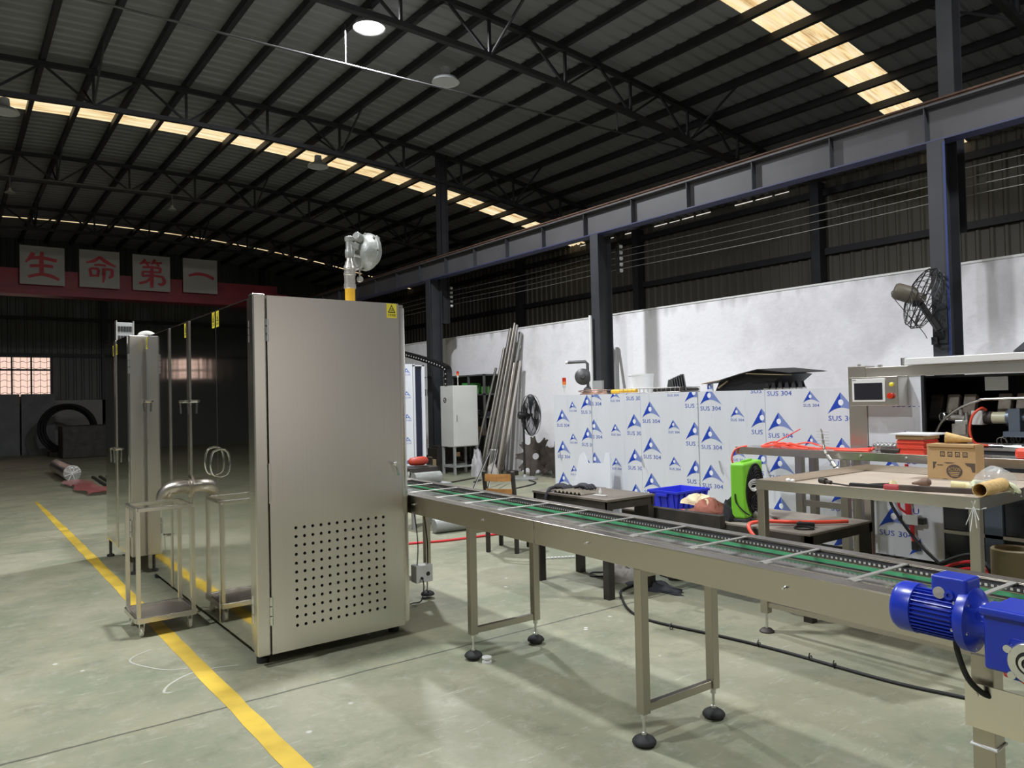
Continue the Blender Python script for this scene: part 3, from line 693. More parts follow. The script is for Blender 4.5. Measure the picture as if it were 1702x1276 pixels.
# posts and trims
m = MB(); m.box(1.393, 1.468, 4.298, 4.37, .068, 2.138); m.build('corner_post', STEELV, cab, bevel=.008, seg=3)
m = MB(); P = [(2.337, 4.312)]+[(2.345+.055*math.sin(a), 4.367-.055*math.cos(a)) for a in [PI/2*k/8 for k in range(9)]]+[(2.40, 4.44), (2.37, 4.44), (2.337, 4.36)]
m.prism(P, (0,0,.085), (1,0,0), (0,1,0), 2.02); m.build('rounded_corner', STEELV, cab, smooth=40)
m = MB(); m.box(1.412, 1.436, 4.375, 4.462, .075, 2.12); m.build('edge_strip', STEELV, cab, bevel=.003)
for nm, a, b, mt in (('side_door', 4.468, 5.127, MIRROR), ('side_door', 5.133, 5.798, MIRROR), ('pillar', 5.80, 5.872, STEELV), ('side_door', 5.876, 6.405, MIRROR), ('pillar', 6.41, 6.452, STEELV), ('side_door', 6.456, 7.335, MIRROR)):
    x0 = 1.42 if nm == 'side_door' else 1.412
    dd = MB().box(x0, 1.436, a, b, .072, 2.122).build(nm, mt, cab, bevel=.0025)
    if nm == 'side_door':
        if a < 4.5:
            MB().tube(spl([(1.42, 5.075, 1.215), (1.375, 5.075, 1.195), (1.36, 5.075, 1.125), (1.375, 5.075, 1.055), (1.42, 5.075, 1.035)], 6), .007, 10).build('bow_handle', CHROME, dd, smooth=60)
            hinge_v(MB(), 1.409, 4.40, 1.86, 1.99).build('hinge', ALU, dd, smooth=60); hinge_v(MB(), 1.409, 4.40, .235, .40).build('hinge', ALU, dd, smooth=60)
            s_ = (5.055, 2.02)
        elif a < 5.2:
            MB().tube(spl([(1.42, 5.205, 1.225), (1.375, 5.205, 1.205), (1.36, 5.205, 1.135), (1.375, 5.205, 1.06), (1.42, 5.205, 1.04)], 6), .007, 10).build('bow_handle', CHROME, dd, smooth=60)
            t_latch(MB(), (1.42, 5.73, 1.535), 1).build('latch', CHROME, dd, smooth=50); s_ = (5.15, 2.02)
        elif a < 5.9: t_latch(MB(), (1.42, 5.95, 1.535), 1).build('latch', CHROME, dd, smooth=50); s_ = (5.885, 2.015)
        else:
            t_latch(MB(), (1.42, 7.27, 1.55), 1).build('latch', CHROME, dd, smooth=50); t_latch(MB(), (1.42, 6.52, .47), 1, .12).build('latch', CHROME, dd, smooth=50); s_ = (7.24, 2.02)
        sticker_bits(MB(), (1.4195, s_[0]+.062, s_[1]-.005), (0,-1,0), .06, .105).build('warning_sticker', [STICKER, INK], dd, fix=False)
MB().tube(spl([(1.42, 5.83, .915), (1.35, 5.83, .92), (1.285, 5.855, .905), (1.25, 5.875, .865), (1.245, 5.88, .82)], 8), .05, 18).build('duct_elbow', STEELD, cab, smooth=60)
MB().lathe([(.085, 0), (.085, .008), (.06, .012), (.06, .02)], (1.42, 5.83, .915), (-1,0,0), 20).build('duct_flange', STEELD, cab, smooth=40)
hinge_v(MB(), 1.474, 4.297, 1.86, 1.995).build('hinge', ALU, cab, smooth=60); hinge_v(MB(), 1.474, 4.297, .235, .40).build('hinge', ALU, cab, smooth=60)
MB().box(1.47, 1.486, 4.296, 4.304, .93, 1.16).build('hinge', STEELV, cab)
for a, b in ((1.83, 1.98), (.98, 1.10), (.30, .55)): hinge_v(MB(), 2.412, 4.40, a, b).build('hinge', ALU, cab, smooth=60)
for x, y in ((1.46, 4.42), (2.33, 4.45), (1.48, 7.2), (2.33, 7.2)): MB().lathe([(.035, 0), (.035, .03), (.02, .035), (.02, .09)], (x, y, 0), (0,0,1), 16).build('foot', BLACK, cab, smooth=40)
# rear cabinet
c2 = thing('rear_cabinet', 'second stainless cabinet standing behind the first and jutting out to the left', 'cabinet', (1.8, 8.0, 0))
MB().box(1.30, 2.38, 7.39, 8.62, .17, 2.145).build('body', STEEL, c2, bevel=.006)
for nm, a, b, mt in (('side_door', 7.43, 7.955, MIRROR), ('pillar', 7.96, 8.05, STEELV), ('side_door', 8.055, 8.60, MIRROR)):
    dd = MB().box(1.285 if nm == 'side_door' else 1.278, 1.30, a, b, .18, 2.14).build(nm, mt, c2, bevel=.0025)
    if nm == 'side_door':
        y = 7.92 if a < 7.5 else 8.10
        t_latch(MB(), (1.285, y, 1.11), 1, .13).build('latch', CHROME, dd, smooth=50)
        sticker_bits(MB(), (1.2845, y+.03, 2.00), (0,-1,0), .06, .10).build('warning_sticker', [STICKER, INK], dd, fix=False)
hinge_v(MB(), 1.293, 7.39, 1.80, 1.98).build('hinge', ALU, c2, smooth=60); hinge_v(MB(), 1.293, 7.39, .35, .5).build('hinge', ALU, c2, smooth=60)
MB().bar((1.40, 7.388, .6), (1.40, 7.388, 2.0), .012, .01, (0,1,0)).build('edge_trim', ALU, c2)
for x, y in ((1.34, 7.5), (2.3, 7.5), (1.31, 8.56), (2.3, 8.56)): MB().lathe([(.035, 0), (.035, .02), (.014, .03), (.014, .18)], (x, y, 0), (0,0,1), 14).build('foot', DARKIRON, c2, smooth=40)
t = thing('connector_box', 'grey electrical connector block standing on top of the rear cabinet', 'connector', (1.44, 8.4, 2.145))
MB().box(1.36, 1.515, 8.40, 8.46, 2.15, 2.36).build('housing', GREYPAINT, t, bevel=.006)
for k in range(5):
    for z0_, z1_ in ((2.265, 2.32), (2.17, 2.225)): MB().box(1.375+.026*k, 1.395+.026*k, 8.385, 8.40, z0_, z1_).build('plug', BLACK, t, bevel=.002)
MB().box(1.355, 1.365, 8.38, 8.47, 2.15, 2.375).box(1.51, 1.52, 8.38, 8.47, 2.15, 2.375).build('side_rail', ALU, t)
tag(MB().tube(spl([(1.53, 8.2, 2.158), (1.53, 8.15, 2.22), (1.60, 8.1, 2.235), (1.66, 8.05, 2.19), (1.66, 8.0, 2.165)], 6), .02, 10).build('hose_stub', OFFWHITE, smooth=60), 'short pale hose bend on top of the rear cabinet', 'hose')
# gas regulator
t = thing('gas_regulator', 'grey gas pressure regulator and valve on a yellow pipe above the cabinet', 'regulator', (2.2, 4.75, 2.13))
gx, gy = 2.205, 4.75
MB().cyl((gx, gy, 2.131), (gx, gy, 2.285), .034, n=20).build('yellow_pipe', YELLOW, t, smooth=50)
MB().lathe([(.036, 0), (.041, .004), (.041, .03), (.037, .034), (.038, .09), (.042, .094), (.042, .108), (.037, .112), (.037, .13), (.041, .135), (.041, .15), (.034, .16), (.030, .18), (.022, .195), (.022, .225)], (gx, gy, 2.275), (0,0,1), 20).build('valve_body', VALVE, t, smooth=35)
MB().lathe([(.027, 0), (.030, .01), (.030, .05), (.024, .06), (.024, .11), (.031, .115), (.031, .14), (.02, .145)], (gx, gy, 2.49), (0,0,1), 18).build('elbow', CAST, t, smooth=35)
ax = Vector((-.90, -.30, .10)).normalized(); c = Vector((gx+.135, gy+.02, 2.545))
MB().lathe([(.05, -.075), (.095, -.06), (.118, -.03), (.13, -.02), (.132, .0), (.132, .012), (.120, .016), (.105, .04), (.075, .062), (.045, .07), (.001, .072)], c, ax, 30).build('diaphragm_housing', CAST, t, smooth=40)
m = MB(); m.bar(c-ax*.02+Vector((0,0,.02)), Vector((gx, gy, 2.575)), .05, .045); m.cyl(c+ax*.05+Vector((0,0,.075)), c+ax*.10+Vector((0,0,.085)), .035, n=18); m.bar(c-ax*.03+Vector((.04,-.02,.115)), c-ax*.03+Vector((.06,-.03,.09)), .05, .03)
m.build('spring_cap', CAST, t, bevel=.006)
m = MB()
for k in range(8):
    a = 2*PI*k/8; x = ax.orthogonal().normalized(); yv = ax.cross(x); q = c+(x*math.cos(a)+yv*math.sin(a))*.124; m.cyl(q-ax*.01, q+ax*.024, .008, n=8)
m.build('housing_bolt', VALVE, t, smooth=40)
MB().tube(spl([(gx+.025, gy, 2.51), (gx+.075, gy-.01, 2.50), (gx+.085, gy-.01, 2.44), (gx+.03, gy, 2.405)], 6), .009, 8).build('bypass_tube', OFFWHITE, t, smooth=60)
MB().lathe([(.02, -.012), (.022, 0), (.02, .012)], (gx+.068, gy-.015, 2.345), (.3,-1,0), 14).cyl((gx+.068, gy-.01, 2.36), (gx+.07, gy-.01, 2.43), .006, n=8).build('gauge', VALVE, t, smooth=40)
# trolley
t = thing('steel_trolley', 'open stainless trolley frame on cream casters parked beside the cabinet', 'trolley', (1.15, 5.6, 0))
a, b, c_, e = .985, 1.322, 5.40, 5.765
m = MB()
for z in (.815, .84): pass
for y in (c_, e): m.box(a, b, y-.0125, y+.0125, .815, .84)
for x in (a, b): m.box(x-.0125, x+.0125, c_, e, .815, .84)
m.build('top_frame', STEELV, t, bevel=.002)
for x in (a, b):
    for y in (c_, e): MB().box(x-.013, x+.013, y-.013, y+.013, .10, .82).build('post', STEELV, t, bevel=.002)
m = MB()
for y in (c_-.012, e+.012): m.box(a-.015, b+.015, y-.012, y+.012, .095, .13)
for x in (a-.012, b+.012): m.box(x-.012, x+.012, c_, e, .095, .13)
m.build('bottom_frame', STEELV, t, bevel=.003)
MB().box(a, b, c_, e, .10, .108).build('bottom_tray', STEELD, t)
for x in (a+.02, b-.02):
    for y in (c_+.02, e-.02):
        f = MB().box(x-.022, x+.022, y-.022, y+.022, .088, .095).bar((x-.014, y, .088), (x-.014, y+.01, .035), .022, .003, (1,0,0)).bar((x+.014, y, .088), (x+.014, y+.01, .035), .022, .003, (1,0,0)).build('caster', ALU, t)
        MB().lathe([(.012, -.010), (.030, -.010), (.034, -.005), (.034, .005), (.030, .010), (.012, .010)], (x, y+.01, .034), (1,0,0), 20).build('wheel', WHEELW, f, smooth=40)
# ================================================================ CONVEYOR
cv = thing('chain_conveyor', 'long stainless chain conveyor with cross bars and green guides running out of the cabinet', 'conveyor', (2.316, 0, 0), rz=-.028, local=True)
cv.rotation_euler = (.0048, 0, -.028)
CHAINSTEEL = M('chain_steel', (.62, .59, .53), .4, 1); PLATEM = M('conveyor_steel', (.52, .48, .42), .26, 1); LEGM = M('leg_steel', (.45, .42, .36), .34, 1)
YA, YB = .30, 6.6; zt, zb = .863, .746
def plate(y0, y1):
    m = MB(); m.box(-.02, -.015, y0, y1, zb, zt-.003); m.box(-.02, .045, y0, y1, zt-.004, zt); m.box(.041, .045, y0, y1, zt-.03, zt-.004); m.box(-.015, .03, y0, y1, zb, zb+.004)
    return m.build('side_plate', PLATEM, cv, bevel=.0015)
p1 = plate(YA, 3.012); p2 = plate(3.018, YB)
m = MB(); m.box(.48, .485, YA, YB, zb, zt-.003); m.box(.425, .485, YA, YB, zt-.004, zt); m.box(.425, .429, YA, YB, zt-.03, zt-.004); m.build('side_plate', PLATEM, cv, bevel=.0015)
for y in (1.55, 2.60, 3.48, 4.3): MB().lathe([(.007, 0), (.007, .004), (.004, .006), (.004, .018)], (-.02, y, .81), (-1,0,0), 10).build('bolt', CHROME, cv, smooth=40)
# bed sheet with a raised crown
m = MB(); P = [(.05, .80)]+[(.10+.28*k/12, .812+.016*math.sin(PI*k/12)) for k in range(13)]+[(.425, .80)]
vs = [(x, y, z) for y in (YA, YB) for x, z in P]; k = len(P); m.add(vs, [(i, i+1, k+i+1, k+i) for i in range(k-1)]); m.build('bed', M('polished_bed', (.80, .78, .74), .22, 1), cv, smooth=60)
for x0, x1, z in ((.092, .099, .840), (.382, .391, .834)):
    MB().box(x0, x1, YA, YB, z-.012, z).build('green_guide', GREENRAIL, cv)
MB().box(.391, .424, YA, YB, .812, .826).box(.054, .092, YA, YB, .80, .818).build('chain_track', DARKSTEEL, cv)
for xc in (.072, .406):
    m = MB(); y = YA; i = 0
    while y < YB:
        L = .0165; h = .0075; zc = .845 if xc > .2 else .851
        for sx in (-.0085, .0085):
            o = .0012 if i % 2 else 0
            m.mat(0).box(xc+sx*(1-o*60)-.001, xc+sx*(1-o*60)+.001, y-L/2-.002, y+L/2+.002, zc-h, zc+h)
        m.mat(0).cyl((xc-.008, y-.0065, zc), (xc+.008, y-.0065, zc), .0052, n=6)
        m.mat(1).box(xc-.0108, xc-.0104, y-.0042, y+.0042, zc-.0042, zc+.0042)
        y += .019; i += 1
    o = m.build('roller_chain', [CHAINSTEEL, HOLE] if xc < .2 else [DARKSTEEL, CHAINSTEEL], cv)
for k in range(-8, 9):
    y = 3.455+.35*k
    if YA+.05 < y < YB-.05:
        MB().box(.055, .425, y-.009, y+.009, .8590, .8635).box(.055, .10, y-.02, y+.02, .8585, .8605).build('flight_bar', M('flight_steel', (.8, .78, .74), .4, 1) if 'flight_steel' not in bpy.data.materials else bpy.data.materials['flight_steel'], cv)
for yl, wd in ((.92, .03), (2.286, .022), (3.656, .022), (5.02, .022), (6.35, .022)):
    for x in (.006, .458):
        lg = MB().box(x-wd, x+wd, yl-wd, yl+wd, .125, zb).build('leg', LEGM, cv, bevel=.003)
        MB().lathe([(.052, 0), (.052, .008), (.045, .018), (.025, .03), (.014, .033)], (x, yl, 0), (0,0,1), 20).build('foot', RUBBER, lg, smooth=40)
        MB().lathe([(.012, .03), (.012, .045), (.007, .047), (.007, .10), (.013, .102), (.013, .125)], (x, yl, 0), (0,0,1), 10).build('leveling_rod', ALU, lg, smooth=40)
    MB().box(.006+wd, .458-wd, yl-.014, yl+.014, .13, .165).build('crossbar', LEGM, cv, bevel=.002)
    MB().box(.006+wd, .458-wd, yl-.012, yl+.012, zb-.04, zb-.01).build('crossbar', LEGM, cv, bevel=.002)
MB().box(-.052, -.046, .45, .955, .548, .672).cyl((-.053, .925, .64), (-.054, .925, .64), .006, n=10).build('bolted_plate', STEELV, cv)
m = MB(); m.tube([(-.026, .888, .49), (.038, .888, .493), (.038, .952, .496), (-.026, .952, .49)], .005, 6, True); m.build('cable_tie', WHITE, cv)
MB().box(.30, .44, 4.90, 4.985, .13, .255).build('socket_box', OFFWHITE, cv, bevel=.004)
MB().cyl((.40, 4.90, .19), (.40, 4.899, .19), .016, n=16).cyl((.345, 4.90, .165), (.345, 4.885, .165), .009, n=10).build('socket_outlet', BLACK, cv)
MB().tube(spl([(.345, 4.885, .165), (.34, 4.86, .10), (.30, 4.83, .02), (.24, 4.85, .008), (.16, 4.82, .008)], 6), .005, 6).tube(spl([(.33, 4.94, .255), (.345, 4.95, .40), (.325, 4.95, .6), (.29, 4.95, .75)], 6), .0045, 6).tube(spl([(.42, 4.94, .255), (.425, 4.95, .42), (.40, 4.95, .62), (.36, 4.95, .75)], 6), .0045, 6).build('socket_cable', RUBBER, cv, smooth=60)
# drive motor (axis along the conveyor)
mx, mz = -.135, .873; DYM = Matrix.Translation((0, -.018, 0))
mo = MB().xf(DYM).lathe([(.058, 0), (.060, .004), (.060, .11), (.058, .114)], (mx, .935, mz), (0,1,0), 32).build('drive_motor', MOTORBLUE, cv, smooth=40, label='bright blue electric gear motor')
m = MB().xf(DYM)
for k in range(26):
    a = PI*.30+PI*1.40*k/25+PI/2*0
    a = -PI*.20+ (PI*1.40)*k/25+PI*.5+PI*.30
    m.bar((mx+.058*math.cos(a), .938, mz+.058*math.sin(a)), (mx+.058*math.cos(a), 1.046, mz+.058*math.sin(a)), .0025, .020, (math.cos(a), 0, math.sin(a)))
m.build('cooling_fin', MOTORBLUE, mo)
MB().xf(DYM).lathe([(.066, 0), (.070, .003), (.070, .045), (.064, .058), (.045, .068), (.001, .070)], (mx, 1.046, mz), (0,1,0), 32).build('fan_cover', MOTORBLUE, mo, smooth=45)
tb = MB().xf(DYM).box(mx-.042, mx+.042, .905, .998, mz+.045, mz+.112).build('terminal_box', MOTORBLUE, mo, bevel=.008, seg=3)
MB().xf(DYM).lathe([(.016, 0), (.016, .004), (.001, .005)], (mx-.042, .975, mz+.066), (-1,0,0), 18).build('rating_plate', SIGNBOARD, mo); MB().xf(DYM).lathe([(.012, 0), (.012, .008), (.006, .008), (.006, .003), (.001, .003)], (mx-.042, .948, mz+.064), (-1,0,0), 16).build('cable_gland', MOTORBLUE, mo, smooth=40)
MB().xf(DYM).lathe([(.05, .03), (.075, .026), (.083, .02), (.085, .008), (.085, -.004), (.078, -.008), (.06, -.02), (.05, -.035), (.05, -.05)], (mx, .905, mz), (0,1,0), 32).build('motor_flange', MOTORBLUE, mo, smooth=40)
m = MB().xf(DYM)
for k in range(6): a = PI*k/3+.3; m.cyl((mx+.07*math.cos(a), .935, mz+.07*math.sin(a)), (mx+.07*math.cos(a), .893, mz+.07*math.sin(a)), .006, n=8)
m.build('flange_bolt', CHROME, mo, smooth=40)
m = MB().xf(DYM); m.box(mx-.055, -.022, .66, .862, mz-.105, mz+.052); m.box(mx-.062, mx+.02, .68, .80, mz-.115, mz-.01); m.cyl((mx, .855, mz), (mx, .885, mz), .05, n=24); m.box(mx-.07, mx+.02, .66, .868, mz+.035, mz+.058)
m.build('gearbox', MOTORBLUE, mo, bevel=.008, seg=3)
m = MB().xf(DYM); m.lathe([(.030, .0), (.030, .006), (.048, .006), (.052, 0), (.052, -.012), (.045, -.014)], (mx-.066, .752, mz-.062), (-1,0,0), 30)
for k in range(5): a = 2*PI*k/5+.5; m.cyl((mx-.06, .752+.055*math.cos(a), mz-.062+.055*math.sin(a)), (mx-.072, .752+.055*math.cos(a), mz-.062+.055*math.sin(a)), .010, n=10)
m.build('output_flange', ALU, mo, smooth=40)
MB().xf(DYM).lathe([(.046, 0), (.046, .003), (.02, .004), (.02, .006), (.001, .006)], (mx-.067, .752, mz-.062), (-1,0,0), 24).build('output_seal', BLACK, mo, smooth=40)
MB().xf(DYM).lathe([(.022, 0), (.022, .007), (.015, .007), (.014, .002), (.001, .002)], (mx-.071, .752, mz-.062), (-1,0,0), 20).build('output_shaft', CHROME, mo, smooth=40)
MB().xf(DYM).tube(spl([(mx, .955, mz-.06), (mx+.01, .955, .77), (mx+.03, .94, .70), (mx+.07, .92, .655), (-.03, .90, .64)], 8), .008, 8).build('motor_cable', RUBBER, mo, smooth=60)
MB().xf(DYM).tube(spl([(-.06, .80, .75), (-.10, .84, .735), (-.05, .86, .725), (-.04, .80, .70), (-.04, .72, .70)], 6), .006, 8).build('orange_wire', ORANGE, mo, smooth=60)
# ================================================================ FILM-WRAPPED MACHINE
ov = thing('wrapped_oven', 'long machine still wrapped in white film printed with blue SUS 304 marks', 'machine', (6.9, 5.5, 0))
XM = 6.3
MB().box(XM+.012, 7.5, 3.47, 7.49, .14, 1.525).build('body', FILM, ov)
SE = [7.49, 6.77, 5.96, 5.14, 4.33, 3.47]
PH = [.05, .30, .22, .36, .10]
for i in range(5):
    y1, y0 = SE[i], SE[i+1]; m = MB(); x = XM+.004*(i % 2); m.box(x, XM+.012, y0+.004, y1-.004, .13, 1.53)
    cols = ((.05, .26, .10), (.30, .15, .27), (.52, .27, .27)) if i == 0 else ((-.09, .27, .12), (.32, .165, .14), (.58, .28, .18)) if i == 1 else ((.02, .28, .0), (.40, .17, .27), (.64, .29, .17))
    film_print(m, (x-.0003, y1-.004, .13), (0,-1,0), (0,0,1), y1-y0-.008, 1.40, PH[i], cols)
    m.build('wrapped_panel', FILMMATS, ov, fix=False)
m = MB(); m.box(XM+.02, 7.45, 3.5, 7.45, 0.0, .14); m.build('plinth', DARKSTEEL, ov)
for y in (5.98, 4.9, 4.35, 7.40): MB().bar((XM-.004, y-.02, .82), (XM-.012, y-.06, .70), .02, .006).build('latch_flap', ALU, ov)
def beacon(x, y, z, parent, h=.10):
    MB().cyl((x, y, z), (x, y, z+h), .008, n=8).build('beacon_stem', OFFWHITE, parent)
    MB().lathe([(.012, 0), (.025, .02), (.025, .045)], (x, y, z+h), (0,0,1), 14).build('beacon_base', OFFWHITE, parent, smooth=40)
    MB().cyl((x, y, z+h+.045), (x, y, z+h+.085), .025, n=16).build('orange_lens', BEACONO, parent, smooth=40)
    MB().cyl((x, y, z+h+.085), (x, y, z+h+.135), .025, n=16).build('red_lens', BEACONR, parent, smooth=40)
beacon(6.38, 7.36, 1.53, ov, .09)
# things on top of it
tag(MB().tube([(6.62+.22*math.cos(a)*(1+.08*math.sin(3*a)), 6.98+.26*math.sin(a), 1.548+.004*k) for k, a in enumerate([PI*2*q/24 for q in range(0, 80)])][:78:1], .008, 6).build('copper_coil', COPPER, smooth=60), 'loose coil of copper tube lying on the wrapped machine at its left end', 'tube coil') if False else None
m = MB()
for k, R in enumerate((.23, .20, .25)): m.ring((6.62, 6.98, 1.542+.014*k), R, .007, (.02*k, .03, 1), 32, 6)
tag(m.build('copper_coil', COPPER, smooth=60), 'loose coil of copper tube lying on the wrapped machine at its left end', 'tube coil')
t = thing('yellow_hose', 'short yellow hose with a black end lying on the wrapped machine', 'hose', (6.5, 6.4, 1.53))
MB().cyl((6.5, 6.62, 1.558), (6.5, 6.20, 1.558), .026, n=14).build('hose', YELLOW, t, smooth=50); MB().cyl((6.5, 6.67, 1.56), (6.5, 6.61, 1.56), .03, n=14).build('end_cap', BLACK, t, smooth=50)
m = MB(); m.lathe([(.14, 0), (.155, .22), (.16, .22), (.16, .24), (.15, .24), (.135, .01), (.001, .01)], (6.95, 6.55, 1.53), (0,0,1), 28); tag(m.build('plastic_bucket', WHITE, smooth=40), 'white plastic bucket standing on the wrapped machine', 'bucket')
def wire_tray(cx, cy, z, L, W, H, name, lab):
    m = MB()
    for zz in (z, z+H): 
        for a, b in (((cx-W, cy-L), (cx+W, cy-L)), ((cx+W, cy-L), (cx+W, cy+L)), ((cx+W, cy+L), (cx-W, cy+L)), ((cx-W, cy+L), (cx-W, cy-L))): m.tube([(*a, zz), (*b, zz)], .004, 5)
    k = 14
    for q in range(k+1):
        y = cy-L+2*L*q/k; m.tube([(cx-W, y, z+H), (cx-W, y, z), (cx+W, y, z), (cx+W, y, z+H)], .003, 4)
    for q in range(1, 5): x = cx-W+2*W*q/5; m.tube([(x, cy-L, z+H), (x, cy-L, z), (x, cy+L, z), (x, cy+L, z+H)], .003, 4)
    return tag(m.build(name, WIRE), lab, 'wire tray')
wire_tray(6.6, 5.95, 1.536, .46, .17, .05, 'wire_tray', 'shallow wire tray on the wrapped machine carrying the ribbed black plates')
t = thing('black_plate_stack', 'stack of ribbed black tapered plates fanned in the wire tray', 'plates', (6.6, 5.72, 1.54))
for k in range(6):
    y = 5.56+.035*k; s = .012*k
    m = MB(); m.prism([(-.15, 0), (.15, 0), (.075-s*.2, .185-s*.9), (-.055-s*.5, .185-s*.9)], (6.57, y, 1.545), (0.55,.83,0), (0,0,1), -.014); m.build('plate', BLACK, t, bevel=.003)
m = MB()
for k in range(9): m.cyl((6.45, 5.48+.05*k, 1.56), (6.75, 5.5+.05*k, 1.56), .018, n=8)
m.build('tube_row', DARKIRON, t, smooth=50)
# folded cardboard over black parts
t = thing('cardboard_cover', 'bent black-faced cardboard sheet draped over black parts on the wrapped machine', 'cardboard', (6.65, 4.6, 1.53))
m = MB(); Pf = [(5.10, 1.612), (5.02, 1.625), (4.86, 1.645), (4.62, 1.70), (4.42, 1.735), (4.05, 1.685)]
for (a, za), (b, zb_) in zip(Pf, Pf[1:]):
    m.mat(0 if a > 4.9 else 1).face([(6.32, a, za), (6.32, b, zb_), (6.95, b, zb_+.02), (6.95, a, za+.02)]); m.mat(1).face([(6.32, a, za-.006), (6.32, b, zb_-.006), (6.95, b, zb_+.014), (6.95, a, za+.014)])
    m.mat(1 if a < 4.9 else 0).face([(6.32, a, za), (6.32, b, zb_), (6.32, b, zb_-.006), (6.32, a, za-.006)])
m.build('sheet', [CARD, M('black_card', (.02, .018, .018), .6)], t, fix=False)
m = MB(); m.prism([(0, 0), (.05, .095), (.13, .112), (.37, .165), (.57, .20), (.80, .15), (.66, .05), (.62, 0)], (6.40, 4.985, 1.531), (0,-1,0), (0,0,1), -.5); m.build('black_box', BLACK, t)
MB().bar((6.36, 4.92, 1.56), (6.36, 4.80, 1.63), .012, .012).bar((6.33, 4.55, 1.695), (6.36, 4.08, 1.665), .03, .008).build('strut', BROWNPIPE, t)
m = MB(); film_print(m.box(6.36, 6.372, 4.99, 5.06, 1.53, 1.612), (6.3598, 5.06, 1.53), (0,-1,0), (0,0,1), .07, .08, .02, ((-.03, .14, .28),)); m.build('film_scrap', FILMMATS, t, fix=False)
for k in range(6):
    y = 4.36-.072*k; m = MB(); m.box(6.38, 6.44, y-.028, y+.028, 1.545, 1.552); 
    m.mat(0).face([(6.385, y-.024, 1.552), (6.385, y+.024, 1.552), (6.40, y+.02, 1.615-.004*k), (6.40, y-.005, 1.625-.005*k)]).face([(6.43, y-.024, 1.552), (6.43, y+.024, 1.552), (6.41, y+.01, 1.60), (6.41, y-.018, 1.61)])
    o = m.build('black_clip', BLACK, fix=False); tag(o, 'small upright black clip in the row on the right end of the wrapped machine', 'clip', 'black clips in a row on the wrapped machine')
    MB().box(6.375, 6.445, y-.03, y+.03, 1.531, 1.545).build('clip_base', ALU, o)
# white sheet scraps leaning in front
t = thing('bent_sheet', 'notched white film-covered sheet leaning against the wrapped machine behind the dark table', 'sheet', (6.1, 6.5, .4))
m = MB(); m.prism([(0, 0), (.56, 0), (.54, .38), (.46, .40), (.44, .28), (.20, .27), (.12, .40), (.06, .36)], (6.02, 6.80, .45), (.10,-.99,0), (.12,0,.99), .012)
m.mat(0).prism([(.54, -.01), (.60, -.01), (.56, .40), (.52, .40)], (6.0, 6.80, .45), (.10,-.99,0), (.12,0,.99), .03)
m.build('sheet', FILM, t); MB().box(5.9, 6.15, 6.3, 6.75, 0, .45).build('support_block', DARKSTEEL, t)
# ================================================================ FORMING MACHINE WITH TOUCH SCREEN
fm = thing('forming_machine', 'stainless framed machine with a touch screen and an open black interior', 'machine', (6.8, 2.2, 0))
for (a, b, c_, e) in ((6.20, 6.36, 3.275, 3.43), (7.30, 7.45, 3.275, 3.43), (7.30, 7.45, .3, .45)): MB().box(a, b, c_, e, .02, 1.71).build('post', STEELV, fm, bevel=.004)
MB().box(6.205, 6.34, .3, 3.275, 1.61, 1.695).build('front_beam', STEELV, fm, bevel=.004)
MB().box(6.36, 7.30, 3.29, 3.42, 1.61, 1.70).build('side_beam', STEELV, fm)
MB().box(6.16, 7.45, .3, 2.93, 1.697, 1.752).build('white_lid', WHITE, fm, bevel=.006)
for p_, h_, r_ in (((6.25, 2.98, 1.695), .065, .022), ((6.28, 3.37, 1.71), .018, .014), ((6.30, 3.20, 1.695), .02, .02)): MB().cyl(p_, (p_[0], p_[1], p_[2]+h_), r_, n=14).build('cap_fitting', ALU, fm, smooth=40)
m = MB(); m.box(7.26, 7.29, .3, 3.27, .1, 1.61); m.box(6.4, 7.27, 3.24, 3.27, .1, 1.61); m.box(6.37, 7.27, .3, 3.24, 1.59, 1.607); m.build('inner_housing', M('inner_black', (.010, .010, .012), .3), fm)
MB().box(6.24, 7.26, .3, 2.80, .985, 1.03).build('deck', DARKSTEEL, fm)
MB().box(6.23, 6.26, .3, 2.80, 1.03, 1.05).box(6.42, 6.44, .3, 2.7, 1.05, 1.075).build('deck_rail', ALU, fm)
m = MB(); m.box(6.215, 6.235, 2.83, 3.272, 1.03, 1.61); film_print(m, (6.2145, 3.272, 1.03), (0,-1,0), (0,0,1), .44, .34, .0, ((.20, .24, .28),)); m.build('film_panel', FILMMATS, fm, fix=False)
MB().box(6.21, 6.24, 2.81, 2.832, 1.03, 1.61).build('panel_edge', BLACK, fm)
hb = MB().box(6.04, 6.21, 2.93, 3.33, 1.375, 1.612).build('control_box', STEELV, fm, bevel=.004)
MB().box(6.030, 6.04, 3.03, 3.305, 1.408, 1.598).build('screen_frame', WHITE, hb, bevel=.003); MB().box(6.027, 6.0305, 3.05, 3.285, 1.425, 1.562).build('screen', GLASSDARK, hb)
MB().lathe([(.017, 0), (.017, .012), (.012, .016), (.001, .017)], (6.04, 2.978, 1.545), (-1,0,0), 16).build('start_button', STICKER, hb, smooth=40); MB().lathe([(.012, 0), (.012, .012), (.024, .014), (.024, .026), (.001, .03)], (6.04, 2.985, 1.455), (-1,0,0), 18).build('stop_button', BEACONR, hb, smooth=40)
m = MB(); m.face([(6.0295, 3.30, 1.585), (6.0295, 3.27, 1.585), (6.0295, 3.27, 1.59), (6.0295, 3.30, 1.59)]); m.build('maker_mark', INK, hb, fix=False)
MB().tube(spl([(6.35, 2.79, 1.15), (6.35, 2.74, 1.24), (6.35, 2.62, 1.34), (6.35, 2.48, 1.40), (6.35, 2.36, 1.415), (6.35, 1.6, 1.42), (6.35, .4, 1.42)], 8), .011, 10).build('guide_tube', STEELV, fm, smooth=60)
